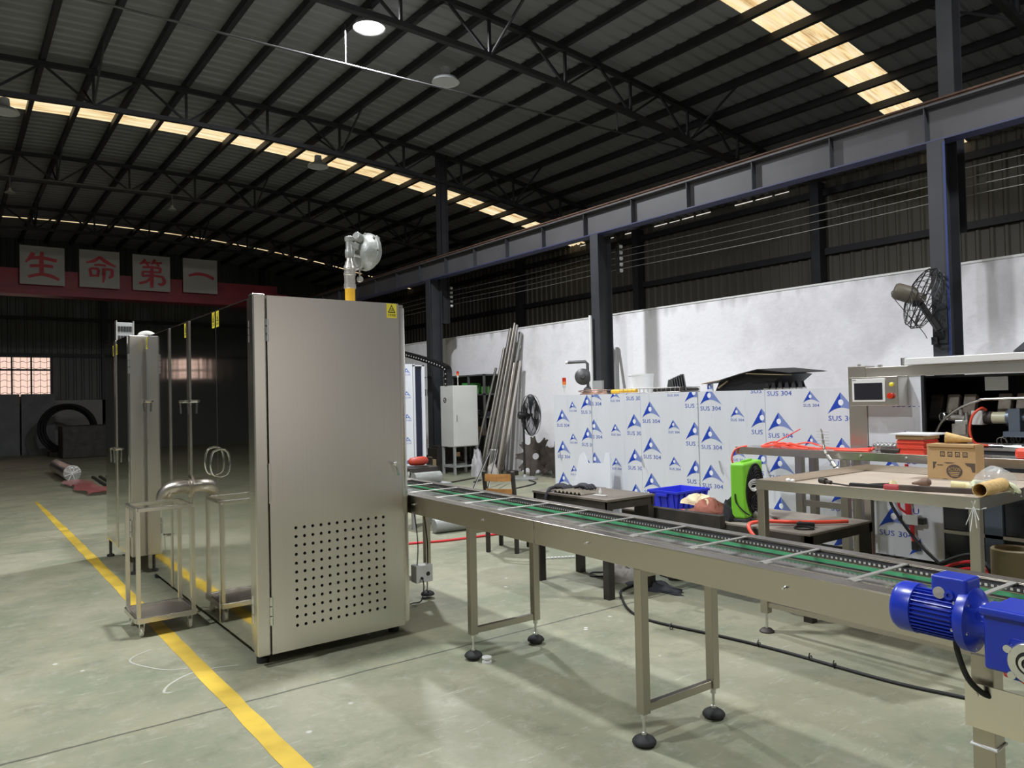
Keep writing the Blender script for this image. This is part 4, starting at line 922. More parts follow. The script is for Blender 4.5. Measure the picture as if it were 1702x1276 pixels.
MOULD = M('mould_iron', (.30, .26, .21), .5, .2, var=.2, vscale=20)
for k in range(7):
    y = 2.86-.125*k
    if k == 3: continue
    b = MB().xf(Matrix.Translation((6.56, y, 1.37)) @ Matrix.Rotation(.35, 4, 'Y')).box(-.03, .03, -.045, .045, -.13, .08).build('mould_block', MOULD if k % 3 else RUSTIRON, fm, bevel=.006)
for y in (2.38, 2.10, 1.82): MB().box(6.45, 6.47, y-.08, y+.08, 1.48, 1.585).build('bracket_plate', ALU, fm)
# valve block
v = MB().box(6.42, 6.52, 2.58, 2.68, 1.03, 1.25).build('valve_block', ALU, fm, bevel=.008)
MB().lathe([(.018, 0), (.040, .002), (.040, .03), (.028, .04), (.001, .042)], (6.40, 2.74, 1.275), (-1,.3,0), 20).build('valve_bowl', CHROME, v, smooth=40)
MB().cyl((6.45, 2.72, 1.25), (6.45, 2.72, 1.33), .018, n=14).cyl((6.45, 2.64, 1.25), (6.45, 2.64, 1.335), .016, n=14).cyl((6.45, 2.60, 1.25), (6.45, 2.60, 1.31), .012, n=12).cyl((6.46, 2.62, 1.26), (6.42, 2.74, 1.27), .028, n=14).box(6.40, 6.43, 2.59, 2.69, 1.14, 1.22).build('valve_fitting', VALVE, v, smooth=40)
# pneumatic motor
pm = MB().cyl((6.42, 2.40, 1.27), (6.42, 2.30, 1.27), .045, n=22).build('spindle_motor', CREAM, fm, smooth=40)
MB().cyl((6.42, 2.455, 1.27), (6.42, 2.40, 1.27), .050, n=22).build('motor_collar', DARKIRON, pm, smooth=40); MB().box(6.37, 6.46, 2.455, 2.535, 1.215, 1.325).build('junction_box', OFFWHITE, pm, bevel=.005)
MB().cyl((6.42, 2.30, 1.27), (6.42, 2.275, 1.27), .06, n=22).box(6.36, 6.48, 2.20, 2.275, 1.17, 1.34).cyl((6.42, 2.2, 1.27), (6.42, .9, 1.27), .035, n=16).box(6.32, 6.5, .9, 2.3, 1.13, 1.17).build('pedestal', SILVERBLUE, pm, smooth=40)
MB().tube(spl([(6.40, 2.44, 1.33), (6.34, 2.45, 1.345), (6.31, 2.50, 1.29), (6.30, 2.52, 1.18), (6.31, 2.50, 1.09), (6.33, 2.45, 1.065), (6.33, 2.38, 1.06)], 8), .010, 8).build('red_air_hose', ORANGE, pm, smooth=60)
MB().cyl((6.33, 2.40, 1.06), (6.33, 2.18, 1.062), .013, n=10).cyl((6.33, 2.3, 1.055), (6.33, 2.1, 1.045), .02, n=10).build('air_line', ALU, pm, smooth=40)
for k in range(5): MB().ring((6.38+.02*k, 2.33-.03*k, 1.09+.01*k), .035+.006*k, .004, (1, .3*k, .4), 20, 5).build('loose_cable', WIRE, fm)
# lower half
m = MB(); m.box(6.215, 6.235, 2.70, 3.272, .14, .97); film_print(m, (6.2145, 3.272, .14), (0,-1,0), (0,0,1), .40, .82, .22, ((.06, .29, .30), (.30, .29, .10))); m.build('lower_panel', FILMMATS, fm, fix=False)
MB().box(6.23, 6.25, .3, 2.70, .14, .97).build('black_lower_panel', GLASSDARK, fm); MB().box(6.20, 6.23, 2.28, 2.40, .10, .97).build('middle_post', SILVERBLUE, fm); MB().box(6.20, 6.23, .3, 2.7, .38, .405).build('cross_rail', STEELD, fm)
ar = MB().box(6.14, 6.215, 2.86, 2.98, .42, .50).build('air_regulator', OFFWHITE, fm, bevel=.006)
MB().tube([(6.17, 2.94, .50), (6.17, 2.955, .70), (6.18, 2.95, .90)], [.024, .018, .014], 10).tube([(6.17, 2.91, .28), (6.17, 2.92, .42)], [.012, .018], 10).tube(spl([(6.17, 2.94, .50), (6.12, 2.99, .56), (6.13, 2.98, .66), (6.17, 2.95, .75)], 6), .01, 6).build('red_tubing', REDHOSE, ar, smooth=40)
for q_ in ((6.15, 6.21, 2.82, 2.86, .43, .48), (6.15, 6.21, 2.98, 3.02, .44, .48), (6.16, 6.21, 3.0, 3.06, .72, .84), (6.16, 6.21, 2.95, 3.0, .62, .72), (6.15, 6.20, 2.87, 2.92, .22, .29)): MB().box(*q_).build('black_fitting', BLACK, ar, bevel=.004)
MB().tube(spl([(6.12, 3.10, .70), (6.10, 3.03, .55), (6.10, 2.93, .40), (6.10, 2.80, .25), (6.10, 2.68, .15)], 8), .011, 8).build('black_hose', RUBBER, fm, smooth=60)
for k in range(3): MB().tube(spl([(6.0-.06*k, 2.60, .12+.04*k), (5.9, 2.35, .20+.05*k), (5.9-.05*k, 2.1, .12), (5.95, 1.7, .18)], 8), .012, 8).build('floor_hose', REDHOSE if k < 2 else RUBBER, fm, smooth=60)
# feed rail in front
fr = thing('feed_rail', 'stainless rail bench in front of the machines strewn with orange tubing', 'bench', (5.8, 3.2, 0))
MB().box(5.70, 5.98, .4, 4.24, .955, 1.02).build('rail', STEELV, fr, bevel=.003)
for y in (3.62, 3.22, 1.2):
    for x in (5.735, 5.945): MB().box(x-.03, x+.03, y-.03, y+.03, 0, .955).build('leg', STEELD, fr, bevel=.003)
MB().box(5.72, 5.75, 3.25, 3.59, .55, .60).build('stretcher', STEELD, fr)
for y in (3.07, 2.72): MB().lathe([(.012, 0), (.012, .006), (.006, .008), (.006, .015)], (5.70, y, .99), (-1,0,0), 10).build('bolt', VALVE, fr, smooth=40)
random.seed(11)
for k in range(9):
    y0 = 4.08-random.uniform(0, .25); y1 = y0-random.uniform(.25, .55); x = 5.73+.022*k
    o = MB().tube(spl([(x, y0, 1.028), (x+.02, (y0*2+y1)/3, 1.045+.01*(k % 3)), (x-.01, (y0+2*y1)/3, 1.03+.012*(k % 2)), (x+.02, y1, 1.027)], 5), .008, 6).build('orange_tube', ORANGE, smooth=60)
    tag(o, 'strand of orange tubing in the tangle on the left end of the feed rail', 'tube', 'orange tubes on the left end of the feed rail')
tag(MB().tube([(5.8, 3.92, 1.05), (5.82, 3.66, 1.185)], .005, 6).build('orange_tube', ORANGE), 'single orange tube end sticking up from the tangle on the feed rail', 'tube')
tag(MB().tube(spl([(5.74, 4.14, 1.03), (5.68, 4.22, 1.0), (5.66, 4.25, .92), (5.67, 4.24, .86)], 6), .008, 6).build('orange_tube', ORANGE, smooth=60), 'orange tube drooping over the left end of the feed rail', 'tube')
for k in range(6):
    o = MB().tube([(5.72+.02*k, 3.30-.02*k, 1.028), (5.74+.02*k, 3.03, 1.03+.008*(k % 3))], .009, 6).build('orange_tube', ORANGE, smooth=60); tag(o, 'orange tube beside the ribbed silver sleeve on the feed rail', 'tube', 'orange tubes beside the ribbed silver sleeve')
tag(MB().lathe([(.02, 0)]+[(.030+.007*(q % 2), .012+.016*q) for q in range(15)]+[(.024, .25)], (5.84, 3.04, 1.058), (0,-1,0), 16).build('ribbed_sleeve', ALU, smooth=30), 'ribbed silver sleeve lying on the feed rail', 'sleeve')
tag(MB().cyl((5.73, 2.92, 1.042), (5.73, 2.78, 1.042), .020, n=14).build('dark_roller', DARKIRON, smooth=40), 'dark roller lying in front of the ribbed silver sleeve', 'roller')
t = thing('orange_sheet_stack', 'square stack of bright orange sheets under a white board on the feed rail', 'stack', (5.84, 2.7, 1.02))
for k in range(8): MB().box(5.72+.004*(k % 3), 5.96-.003*(k % 2), 2.60+.005*(k % 3), 2.80-.004*(k % 2), 1.02+.0135*k, 1.032+.0135*k).build('orange_sheet', ORANGE, t)
MB().box(5.71, 5.97, 2.60, 2.80, 1.130, 1.160).build('card_layer', CARD, t); MB().box(5.69, 5.99, 2.54, 2.84, 1.162, 1.172).build('white_board', WHITE, t)
tag(MB().box(5.72, 5.95, 1.75, 2.02, 1.02, 1.09).build('orange_block', ORANGE, bevel=.02), 'orange bundle at the right end of the feed rail', 'bundle')
t = thing('needle_string', 'jointed metal drag line with thin wire pins rising from behind the tray table', 'drag line', (5.6, 3.28, .84))
P = [(5.62, 3.20, .86), (5.62, 3.24, .90), (5.63, 3.28, .95), (5.63, 3.32, 1.0), (5.64, 3.34, 1.04), (5.65, 3.35, 1.08), (5.65, 3.355, 1.12), (5.65, 3.36, 1.17), (5.65, 3.37, 1.20)]
for i, (a, b) in enumerate(zip(P, P[1:])): MB().cyl(a, Vector(a).lerp(Vector(b), .75), .018-.0016*i, n=10).build('segment', VALVE, t, smooth=40)
m = MB()
for k in range(6): z = 1.06+.024*k; m.tube([(5.65, 3.41, z), (5.65, 3.30, z-.003)], .0022, 4)
m.tube(P, .004, 5); m.build('pin', ALU, t)
MB().bar((5.60, 3.17, .80), (5.62, 3.215, .87), .05, .05).bar((5.61, 3.19, .82), (5.715, 3.22, .84), .03, .03).build('base', DARKIRON, t)
# ================================================================ TRAY TABLE
tt = thing('tray_table', 'stainless tray table with a raised rim and tan liner', 'table', (4.75, 2.24, 0))
a, b, c_, e = 4.08, 5.43, 1.60, 2.885
m = MB()
for x in (a, b): m.box(x-.003, x+.003, c_, e, .895, .955)
for y in (c_, e): m.box(a, b, y-.003, y+.003, .895, .955)
for x0, x1, y0, y1 in ((a-.002, a+.008, c_, e), (b-.008, b+.002, c_, e), (a, b, c_-.002, c_+.008), (a, b, e-.008, e+.002)): m.box(x0, x1, y0, y1, .953, .956)
m.build('rim', STEELV, tt)
MB().box(a+.003, b-.003, c_+.003, e-.003, .896, .904).build('tray', STEELD, tt); MB().box(a+.012, b-.012, c_+.012, e-.012, .904, .908).build('liner', TAN, tt)
for x in (a+.028, b-.028):
    for y in (c_+.028, e-.028):
        lg = MB().box(x-.025, x+.025, y-.025, y+.025, .12, .895).build('leg', STEELD, tt, bevel=.003)
        MB().lathe([(.045, 0), (.045, .008), (.03, .022), (.012, .026)], (x, y, 0), (0,0,1), 18).build('foot', DARKIRON, lg, smooth=40); MB().cyl((x, y, .026), (x, y, .12), .009, n=10).build('leveling_rod', ALU, lg, smooth=40)
for x in (a+.028, b-.028): MB().box(x-.015, x+.015, c_+.05, e-.05, .16, .19).build('stretcher', STEELD, tt)
m = MB()
for k in range(4): m.ring((4.095, 2.912, .90+.008*k), .022+.004*k, .003, (.6, 1, .2*k), 18, 5)
m.build('wire_loop', WHITE, tt)
m = MB()
for k, (dy, dz) in enumerate(((-.02, -.10), (.01, -.12), (.03, -.09), (-.03, -.06), (.0, .03))): m.bar((4.078, 1.625, .915), (4.055, 1.625+dy, .91+dz), .004, .002)
m.tube([(4.075, 1.60, .90), (4.145, 1.595, .90), (4.14, 1.66, .90), (4.073, 1.66, .90)], .003, 5, True); m.build('cable_tie', WHITE, tt)
zt2 = .909
bx = thing('cardboard_box', 'worn cardboard carton with four small printed squares and a round badge, on the tray table', 'box', (5.3, 2.2, zt2))
m = MB(); m.box(5.205, 5.22, 2.065, 2.35, 1.122, 1.138).box(5.22, 5.34, 2.065, 2.345, 1.132, 1.138).build('flap', CARD, bx)
m = MB(); m.box(5.22, 5.35, 2.06, 2.355, zt2, 1.132); m.mat(1); f = lambda u, v, k=1: Vector((5.22-.0006*k, 2.355-.295*u, zt2+.223*v))
for k in range(4):
    u = .28+.155*k
    for (p, q, r_, s_) in ((0, .10, 0, .03), (0, .10, .12, .15), (0, .018, 0, .15), (.082, .10, 0, .15)): m.face([f(u+p, .66+r_), f(u+q, .66+r_), f(u+q, .66+s_), f(u+p, .66+s_)])
    for q in range(3): m.face([f(u+.03, .69+.025*q), f(u+.07-.01*(q % 2), .69+.025*q), f(u+.07, .703+.025*q), f(u+.03, .703+.025*q)])
m.face([f(.12, .50), f(.21, .50), f(.17, .42), f(.17, .34), f(.12, .28)]); m.face([f(.34, .50), f(.60, .50), f(.52, .47), f(.42, .46)]); m.face([f(.78, .50), f(.99, .50), f(.99, .24), f(.93, .24), f(.90, .38), f(.82, .42)]); m.face([f(.30, .0), f(.44, .0), f(.40, .02), f(.34, .02)])
for q in range(9): m.face([f(.21+.014*q, .39), f(.22+.014*q, .39), f(.22+.014*q, .43), f(.21+.014*q, .43)])
m.build('carton', [CARD, BROWNBOX], bx, fix=False)
m = MB(); m.face([f(.565+.165*math.cos(2*PI*k/24), .245+.20*math.sin(2*PI*k/24), 2) for k in range(24)]); m.build('round_badge', BROWNBOX, bx, fix=False)
m = MB(); put_text(m, 'ACTION', f(.44, .255, 3), Vector((0,-.295,0)), Vector((0,0,.223)), .25, .10)
for q in range(3): m.face([f(.45+.02*q, .20-.05*q, 3), f(.68-.02*q, .20-.05*q, 3), f(.68-.02*q, .225-.05*q, 3), f(.45+.02*q, .225-.05*q, 3)])
m.build('badge_lettering', CARD, bx, fix=False)
def cone(p, ax, L, r0, r1, lab, mt=CONE, cat='wafer cone'):
    m = MB(); t = .004
    m.lathe([(r0, 0), (r1, L), (max(.0005, r1-t), L), (r0-t, 0.0), (r0, 0)] if r1 > .01 else [(r0, 0), (r0*.5, L*.5), (.002, L), (.001, L*.96), (r0-t, .001), (r0, 0)], p, ax, 20, caps=False)
    vs = m.v; return tag(m.build('wafer_cone', mt, smooth=50, fix=False), lab, cat)
cone((5.28, 2.26, 1.178), (.2, -.97, -.10), .15, .038, .012, 'brown rolled wafer cone lying on the cardboard carton')
cone((4.12, 1.612, .990), (.97, .10, -.02), .38, .034, .037, 'large brown rolled wafer tube at the near right corner of the tray table', cat='wafer tube')
cone((4.62, 1.955, .945), (.2, -.96, 0), .09, .026, .020, 'pale yellow wafer piece in front of the carton, left of the two', PALEWAFER)
cone((4.60, 1.865, .943), (.1, -.98, -.06), .12, .026, .004, 'pale yellow pointed wafer cone in front of the carton, right of the two', PALEWAFER)
cone((4.40, 2.18, .928), (0, 0, 1), .045, .034, .012, 'pale wafer cone standing beside the red-handled bar', PALEWAFER)
t = thing('press_bar', 'long dark iron bar with a red grip lying along the front of the tray table', 'tool', (4.3, 2.0, zt2))
MB().bar((4.34, 2.12, .943), (4.42, 1.68, .946), .035, .03).build('bar', RUSTIRON, t, bevel=.004); MB().bar((4.33, 2.20, .943), (4.34, 2.11, .943), .04, .032).build('red_grip', M('red_grip', (.4, .05, .06), .5), t, bevel=.01); MB().bar((4.325, 2.40, .94), (4.33, 2.20, .942), .022, .022).build('grip_end', BLACK, t, bevel=.004)
MB().tube(spl([(4.48, 2.22, .945), (4.45, 2.30, .94), (4.44, 2.37, .932), (4.40, 2.45, .931)], 5), .005, 6).build('wire', RUBBER, t, smooth=60)
tag(MB().lathe([(.006, 0), (.012, .03), (.026, .06), (.026, .085), (.012, .10), (.001, .102)], (4.50, 2.12, .953), (.2, -.95, .12), 14).build('wooden_pestle', M('dark_wood', (.17, .10, .07), .6, var=.1, vscale=10), smooth=40), 'dark wooden knob behind the iron bar on the tray table', 'knob')
tag(MB().bar((4.72, 1.86, .938), (4.90, 1.76, .94), .03, .02).build('green_scraper', M('green_plastic', (.09, .28, .20), .5), bevel=.004), 'green plastic scraper right of the carton', 'scraper')
t = thing('socket_tool', 'small dark socket bit lying on the left part of the tray table', 'socket', (4.35, 2.58, zt2))
MB().cyl((4.36, 2.615, .947), (4.35, 2.57, .945), .019, n=14).cyl((4.35, 2.57, .943), (4.34, 2.53, .94), .012, n=12).cyl((4.34, 2.53, .937), (4.32, 2.40, .932), .005, n=8).build('socket', DARKIRON, t, smooth=40)
tag(MB().ball((4.30, 2.80, .939), .016, sc=(1, 1, .8)).ball((4.30, 2.768, .938), .014, sc=(1, 1, .8)).build('plastic_plug', WHITE, smooth=60), 'pair of small white caps at the left corner of the tray table', 'caps')
for k in range(5): tag(MB().lathe([(.008, 0), (.008, .006), (.004, .006), (.004, .02)], (4.27+.012*(k % 2), 2.72-.035*k, zt2), (.3, .2*k, 1), 8).build('steel_bolt', VALVE, smooth=40), 'tiny bolt in the row beside the white caps on the tray table', 'bolt', 'bolts on the tray table')
# plastic bag with gloves
m = MB(); random.seed(4); n = 12; vs = []; fs = []
for j in range(9):
    ph = PI*.5*j/8
    for i in range(20):
        a = 2*PI*i/20; R = .135*math.cos(ph)**.6*(1+.12*math.sin(3*a+j)+.05*random.random()); vs.append((4.60+R*math.cos(a), 1.72+R*.9*math.sin(a)*.9, zt2+.003+.145*math.sin(ph)*(1+.1*math.sin(2*a))))
for j in range(8):
    for i in range(20): fs.append((j*20+i, j*20+(i+1) % 20, (j+1)*20+(i+1) % 20, (j+1)*20+i))
m.add(vs, fs); tag(m.build('plastic_bag', CLEARPLASTIC, smooth=70, fix=False), 'clear plastic bag puffed over pale work gloves on the right of the tray table', 'bag')
g = MB(); g.ball((4.56, 1.70, .965), .05, sc=(1.0, 1.25, .55))
for k in range(4): g.tube(spl([(4.56, 1.72-.012*k, .97), (4.53-.01*k, 1.70-.03*k, .985), (4.50, 1.66-.028*k, .955), (4.50, 1.62-.015*k, .945)], 5), .012, 8)
g.tube(spl([(4.57, 1.76, .975), (4.53, 1.80, .98), (4.50, 1.79, .955)], 5), .013, 8); tag(g.build('work_glove', GLOVE, smooth=70), 'pale yellow-green work glove bunched inside the clear plastic bag', 'glove')
# ================================================================ DARK TABLE AND LOW BENCH
dt = thing('dark_table', 'dark steel work table in front of the wrapped machine, black gloves on it', 'table', (4.15, 4.45, 0))
a, b, c_, e = 3.87, 4.39, 4.02, 4.90
MB().box(a, b, c_, e, .722, .737).build('table_top', M('worn_plate', (.17, .145, .12), .6, .2, var=.25, vscale=5), dt); MB().box(a+.01, b-.01, c_+.01, c_+.03, .66, .722).box(a+.01, b-.01, e-.03, e-.01, .66, .722).box(a+.01, a+.03, c_, e, .66, .722).box(b-.03, b-.01, c_, e, .66, .722).build('apron', DARKIRON, dt)
for x in (a+.04, b-.04):
    for y in (c_+.04, e-.04): MB().box(x-.03, x+.03, y-.03, y+.03, 0, .66).build('leg', DARKIRON, dt)
t = thing('black_glove', 'black work gloves heaped on the left of the dark table', 'gloves', (4.1, 4.72, .74))
for (x, y, s_) in ((4.05, 4.74, 1.0), (4.22, 4.66, .8)):
    m = MB(); m.ball((x, y, .765), .06*s_, sc=(.9, 1.3, .5))
    for k in range(4): m.tube(spl([(x-.02*k+.02, y-.04, .765), (x-.03*k+.02, y-.09, .775), (x-.03*k+.02, y-.13, .75)], 4), .014*s_, 7)
    m.tube(spl([(x-.04, y+.03, .765), (x-.09, y+.02, .76), (x-.15, y-.02, .755), (x-.19, y-.03, .70), (x-.20, y-.035, .62)] if s_ == 1 else [(x-.03, y+.02, .76), (x-.06, y+.06, .75)], 4), .015, 7); m.build('glove', CLOTHD, t, smooth=70)
m = MB(); P = []
for k in range(15): P.append((k*.022, .02*(k % 2)))
Pz = P+[(x, z+.006) for x, z in reversed(P)]; m.prism([(x, z) for x, z in Pz], (3.90, 4.66, .738), (.05, -1, 0), (0,0,1), -.16); tag(m.build('corrugated_strip', M('rusty_corrugation', (.25, .22, .17), .6, .3, var=.2, vscale=10)), 'small corrugated metal strip on the front of the dark table', 'strip')
tag(MB().lathe([(.012, 0), (.012, .02), (.006, .03), (.006, .045)], (4.10, 4.33, .738), (0,0,1), 10).build('glue_tube', WHITE, smooth=40), 'tiny white nozzle standing on the dark table', 'nozzle')
tag(MB().bar((4.0, 4.30, .742), (4.02, 4.18, .742), .03, .006).build('white_strip', OFFWHITE), 'small pale strip near the front corner of the dark table', 'strip')
lb = thing('low_bench', 'low dark steel bench holding the blue crate and the green fan', 'bench', (4.8, 3.5, 0))
a, b, c_, e = 4.46, 5.25, 2.76, 4.46; zb2 = .575
MB().box(a, b, c_, e, zb2-.012, zb2).build('bench_top', M('dusty_plate', (.22, .19, .16), .7, .2, var=.25, vscale=5), lb); MB().box(a, a+.04, c_, e, zb2-.075, zb2-.012).box(b-.04, b, c_, e, zb2-.075, zb2-.012).box(a, b, c_, c_+.04, zb2-.075, zb2-.012).build('apron', DARKIRON, lb)
for x in (a+.035, b-.035):
    for y in (c_+.035, e-.035): MB().box(x-.03, x+.03, y-.03, y+.03, 0, zb2-.075).build('leg', DARKIRON, lb)
m = MB(); m.box(4.40, 4.46, 3.42, 4.26, zb2-.04, zb2+.055).build('steel_channel', DARKIRON, lb, bevel=.004)
cr = thing('blue_crate', 'blue ribbed plastic crate on the low bench', 'crate', (4.86, 4.25, zb2))
X0, X1, Y0, Y1, Zb, Zt = 4.66, 5.06, 4.04, 4.34, zb2+.001, zb2+.145
m = MB(); tk = .006; fl = .02
def quadwall(m, p, q, r_, s_): m.face([p, q, r_, s_])
bo = [(X0+fl, Y0+fl), (X1-fl, Y0+fl), (X1-fl, Y1-fl), (X0+fl, Y1-fl)]; to = [(X0, Y0), (X1, Y0), (X1, Y1), (X0, Y1)]; bi = [(x+(tk if i in (0, 3) else -tk), y+(tk if i < 2 else -tk)) for i, (x, y) in enumerate(bo)]; ti = [(x+(tk if i in (0, 3) else -tk), y+(tk if i < 2 else -tk)) for i, (x, y) in enumerate(to)]
for i in range(4):
    j = (i+1) % 4
    m.face([(*bo[i], Zb), (*bo[j], Zb), (*to[j], Zt), (*to[i], Zt)]); m.face([(*bi[j], Zb+tk), (*bi[i], Zb+tk), (*ti[i], Zt), (*ti[j], Zt)]); m.face([(*to[i], Zt), (*to[j], Zt), (*ti[j], Zt), (*ti[i], Zt)])
m.face([(*p, Zb) for p in bo][::-1]); m.face([(*p, Zb+tk) for p in bi]); m.build('tub', CRATEBLUE, cr)
MB().box(X0-.008, X1+.008, Y0-.008, Y0+.002, Zt-.018, Zt+.002).box(X0-.008, X1+.008, Y1-.002, Y1+.008, Zt-.018, Zt+.002).box(X0-.008, X0+.002, Y0, Y1, Zt-.018, Zt+.002).box(X1-.002, X1+.008, Y0, Y1, Zt-.018, Zt+.002).build('rim', CRATEBLUE, cr, bevel=.002)
for k in range(6): x = X0+.04+.064*k; MB().bar((x, Y0+fl*.95-.004, Zb+.004), (x, Y0-.004, Zt-.02), .010, .012).build('rib', CRATEBLUE, cr)
for k in range(4): y = Y0+.04+.073*k; MB().bar((X0+fl*.95-.004, y, Zb+.004), (X0-.004, y, Zt-.02), .012, .010).build('rib', CRATEBLUE, cr)
MB().box(X0-.016, X0-.002, Y0+.09, Y1-.09, Zt-.045, Zt-.02).build('crate_handle', CRATEBLUE, cr, bevel=.003)
def heap(name, mt, c, s, seed, lab, cat='cloth'):
    random.seed(seed); m = MB(); n = 16; vs = []; fs = []
    for j in range(8):
        ph = PI*.5*j/7
        for i in range(n):
            a = 2*PI*i/n; R = math.cos(ph)**.7*(1+.24*math.sin(2*a+seed)+.2*math.sin(5*a+j+seed)+.2*random.random())
            vs.append((c[0]+s[0]*R*math.cos(a), c[1]+s[1]*R*math.sin(a), c[2]+max(0, s[2]*math.sin(ph)*(1+.3*math.sin(3*a+seed+j)+.25*random.random()))))
    for j in range(7):
        for i in range(n): fs.append((j*n+i, j*n+(i+1) % n, (j+1)*n+(i+1) % n, (j+1)*n+i))
    fs.append(tuple(range(7*n, 8*n))); fs.append(tuple(range(n-1, -1, -1)))
    m.add(vs, fs); return tag(m.build(name, mt, smooth=70), lab, cat)
heap('red_brown_rag', CLOTHR, (4.60, 3.66, zb2), (.10, .16, .10), 2, 'brown-red rag heaped on the low bench beside the blue crate', 'rag')
heap('cream_rag', M('cream_cloth', (.66, .55, .35), .9, bump=.4, bscale=12), (4.64, 3.78, zb2+.075), (.07, .13, .06), 5, 'cream rag on top of the brown-red one', 'rag')
heap('dark_rag', CLOTHD, (4.62, 3.46, zb2), (.09, .07, .12), 8, 'black bundled rag at the right end of the rag heap', 'rag')
heap('pink_rag', M('pink_cloth', (.62, .12, .14), .9), (4.50, 3.86, zb2+.0), (.03, .09, .035), 3, 'pink-red rag corner at the left end of the rag heap', 'rag')
tag(MB().bar((4.62, 3.46, zb2+.12), (4.64, 3.36, zb2+.19), .03, .012).bar((4.63, 3.48, zb2+.12), (4.64, 3.44, zb2+.18), .03, .012).build('grey_bracket', CAST), 'small grey metal bracket sticking out of the dark rag', 'bracket')
heap('grey_rag', CLOTHG, (4.80, 3.40, zb2), (.10, .14, .05), 12, 'pale grey rags behind the dark rag on the low bench', 'rag')
random.seed(21)
for k in range(9):
    x, y = 4.60+random.uniform(-.05, .10), 3.44-.03*k+random.uniform(-.02, .02)
    if y > 3.30: tag(MB().bar((x, y, zb2+.008), (x+.03, y-.03, zb2+.012), .022, .014).build('metal_scrap', ALU if k % 2 else DARKIRON), 'small metal scrap on the low bench left of the green fan', 'scrap', 'metal scraps left of the green fan')
gf = thing('green_fan', 'bright green box fan standing on the low bench', 'fan', (4.56, 3.38, zb2), rz=math.radians(17), local=True)
MB().box(0, .40, -.055, .055, .02, .42).build('housing', GREENFAN, gf, bevel=.018, seg=3); MB().box(-.01, .41, -.06, .07, 0, .022).build('base', DARKSTEEL, gf, bevel=.004)
m = MB()
for k in range(9): m.ring((.20, -.062-.004*min(k, 5), .22), .185-.02*k, .0035, (0,1,0), 36, 5)
for k in range(24):
    a = 2*PI*k/24; m.tube([(.20+.185*math.cos(a), -.058, .22+.185*math.sin(a)), (.20+.03*math.cos(a), -.085, .22+.03*math.sin(a))], .003, 4)
m.build('grille', BLACK, gf); MB().lathe([(.185, 0), (.185, .004), (.001, .004)], (.20, -.053, .22), (0,-1,0), 30).build('fan_well', BLACK, gf)
for k in range(5): a = 2*PI*k/5; MB().bar((.20+.03*math.cos(a), -.06, .22+.03*math.sin(a)), (.20+.16*math.cos(a+.3), -.066, .22+.16*math.sin(a+.3)), .07, .004, (0,1,0)).build('blade', DARKSTEEL, gf)
MB().bar((.10, 0, .42), (.30, 0, .42), .02, .03).build('handle', GREENFAN, gf, bevel=.006)
MB().tube(spl([(-.004, .02, .20), (-.012, .01, .14), (-.006, -.04, .08), (.02, -.075, .05)], 6), .005, 6).build('fan_cord', RUBBER, gf, smooth=60)
tag(MB().tube(spl([(4.40, 3.02, zb2-.11), (4.37, 3.10, zb2-.06), (4.40, 3.18, zb2+.02), (4.55, 3.16, zb2+.03), (4.70, 3.04, zb2+.022), (4.86, 2.90, zb2+.02), (5.0, 2.80, zb2+.02)], 8), .013, 8).build('red_air_hose', ORANGE, smooth=60), 'bright red air hose looping over the edge of the low bench', 'hose')
t = thing('air_gun', 'dark tool with a coiled lead on the low bench beside the red hose', 'tool', (4.62, 2.9, zb2))
MB().bar((4.66, 2.98, zb2+.02), (4.72, 2.88, zb2+.02), .035, .03).bar((4.67, 2.96, zb2+.02), (4.73, 3.0, zb2+.02), .025, .022).build('body', BLACK, t, bevel=.006); MB().ring((4.62, 2.90, zb2+.008), .06, .006, (0,0,1), 24, 6).build('lead', RUBBER, t, smooth=60)
# ================================================================ ALONG THE WHITE WALL
# wall fan
wf = thing('wall_fan', 'black wall fan with a bent wire cage bolted to the nearest column', 'fan', (8.3, 3.68, 2.4))
ax = Vector((.50, -.72, -.34)).normalized(); c = Vector((8.20, 3.68, 2.45)); x = ax.orthogonal().normalized(); y = ax.cross(x); R = .33
m = MB()
for h, rr in ((0, 1.0), (.05, .92), (-.06, .93)): m.ring(c+ax*h, R*rr, .006, ax, 40, 6)
m.build('cage_ring', BLACK, wf, smooth=60); m = MB()
for k in range(22):
    a = 2*PI*k/22
    for tw, sg in ((.9, 1), (-.9, -1)):
        P = []
        for q in range(8):
            s = q/7; rr = R*(1-.80*s); aa = a+tw*s; h = sg*(.06+.09*math.sin(s*PI/2)) if s > 0 else 0
            P.append(c+(x*math.cos(aa)+y*math.sin(aa))*rr+ax*h)
        m.tube(P, .0034, 4)
m.build('cage_wire', BLACK, wf)
m = MB()
for k in range(3):
    a = 2*PI*k/3+.4; e1 = x*math.cos(a)+y*math.sin(a); e2 = ax.cross(e1)
    m.add([c+e1*.05+e2*.02, c+e1*.29+e2*.085+ax*.02, c+e1*.31-e2*.03-ax*.02, c+e1*.05-e2*.03], [(0,1,2,3)]); 
m.build('blade', DARKIRON, wf, fix=False)
MB().lathe([(.03, .02), (.05, .0), (.05, -.07), (.085, -.09), (.09, -.12), (.088, -.27), (.07, -.30), (.001, -.305)], c, ax, 22).build('motor', M('brown_motor', (.10, .085, .06), .5, var=.2, vscale=8), wf, smooth=40)
j = c-ax*.08; MB().bar(j, (8.33, 3.60, 2.12), .06, .05).bar((8.33, 3.60, 2.12), (8.39, 3.60, 2.03), .08, .05).bar(j, j+Vector((.03, 0, -.10)), .09, .06).build('bracket_arm', BLACK, wf, bevel=.008)
MB().box(8.375, 8.398, 3.53, 3.67, 1.98, 2.34).box(8.34, 8.39, 3.62, 3.68, 1.97, 2.05).build('wall_plate', BLACK, wf)
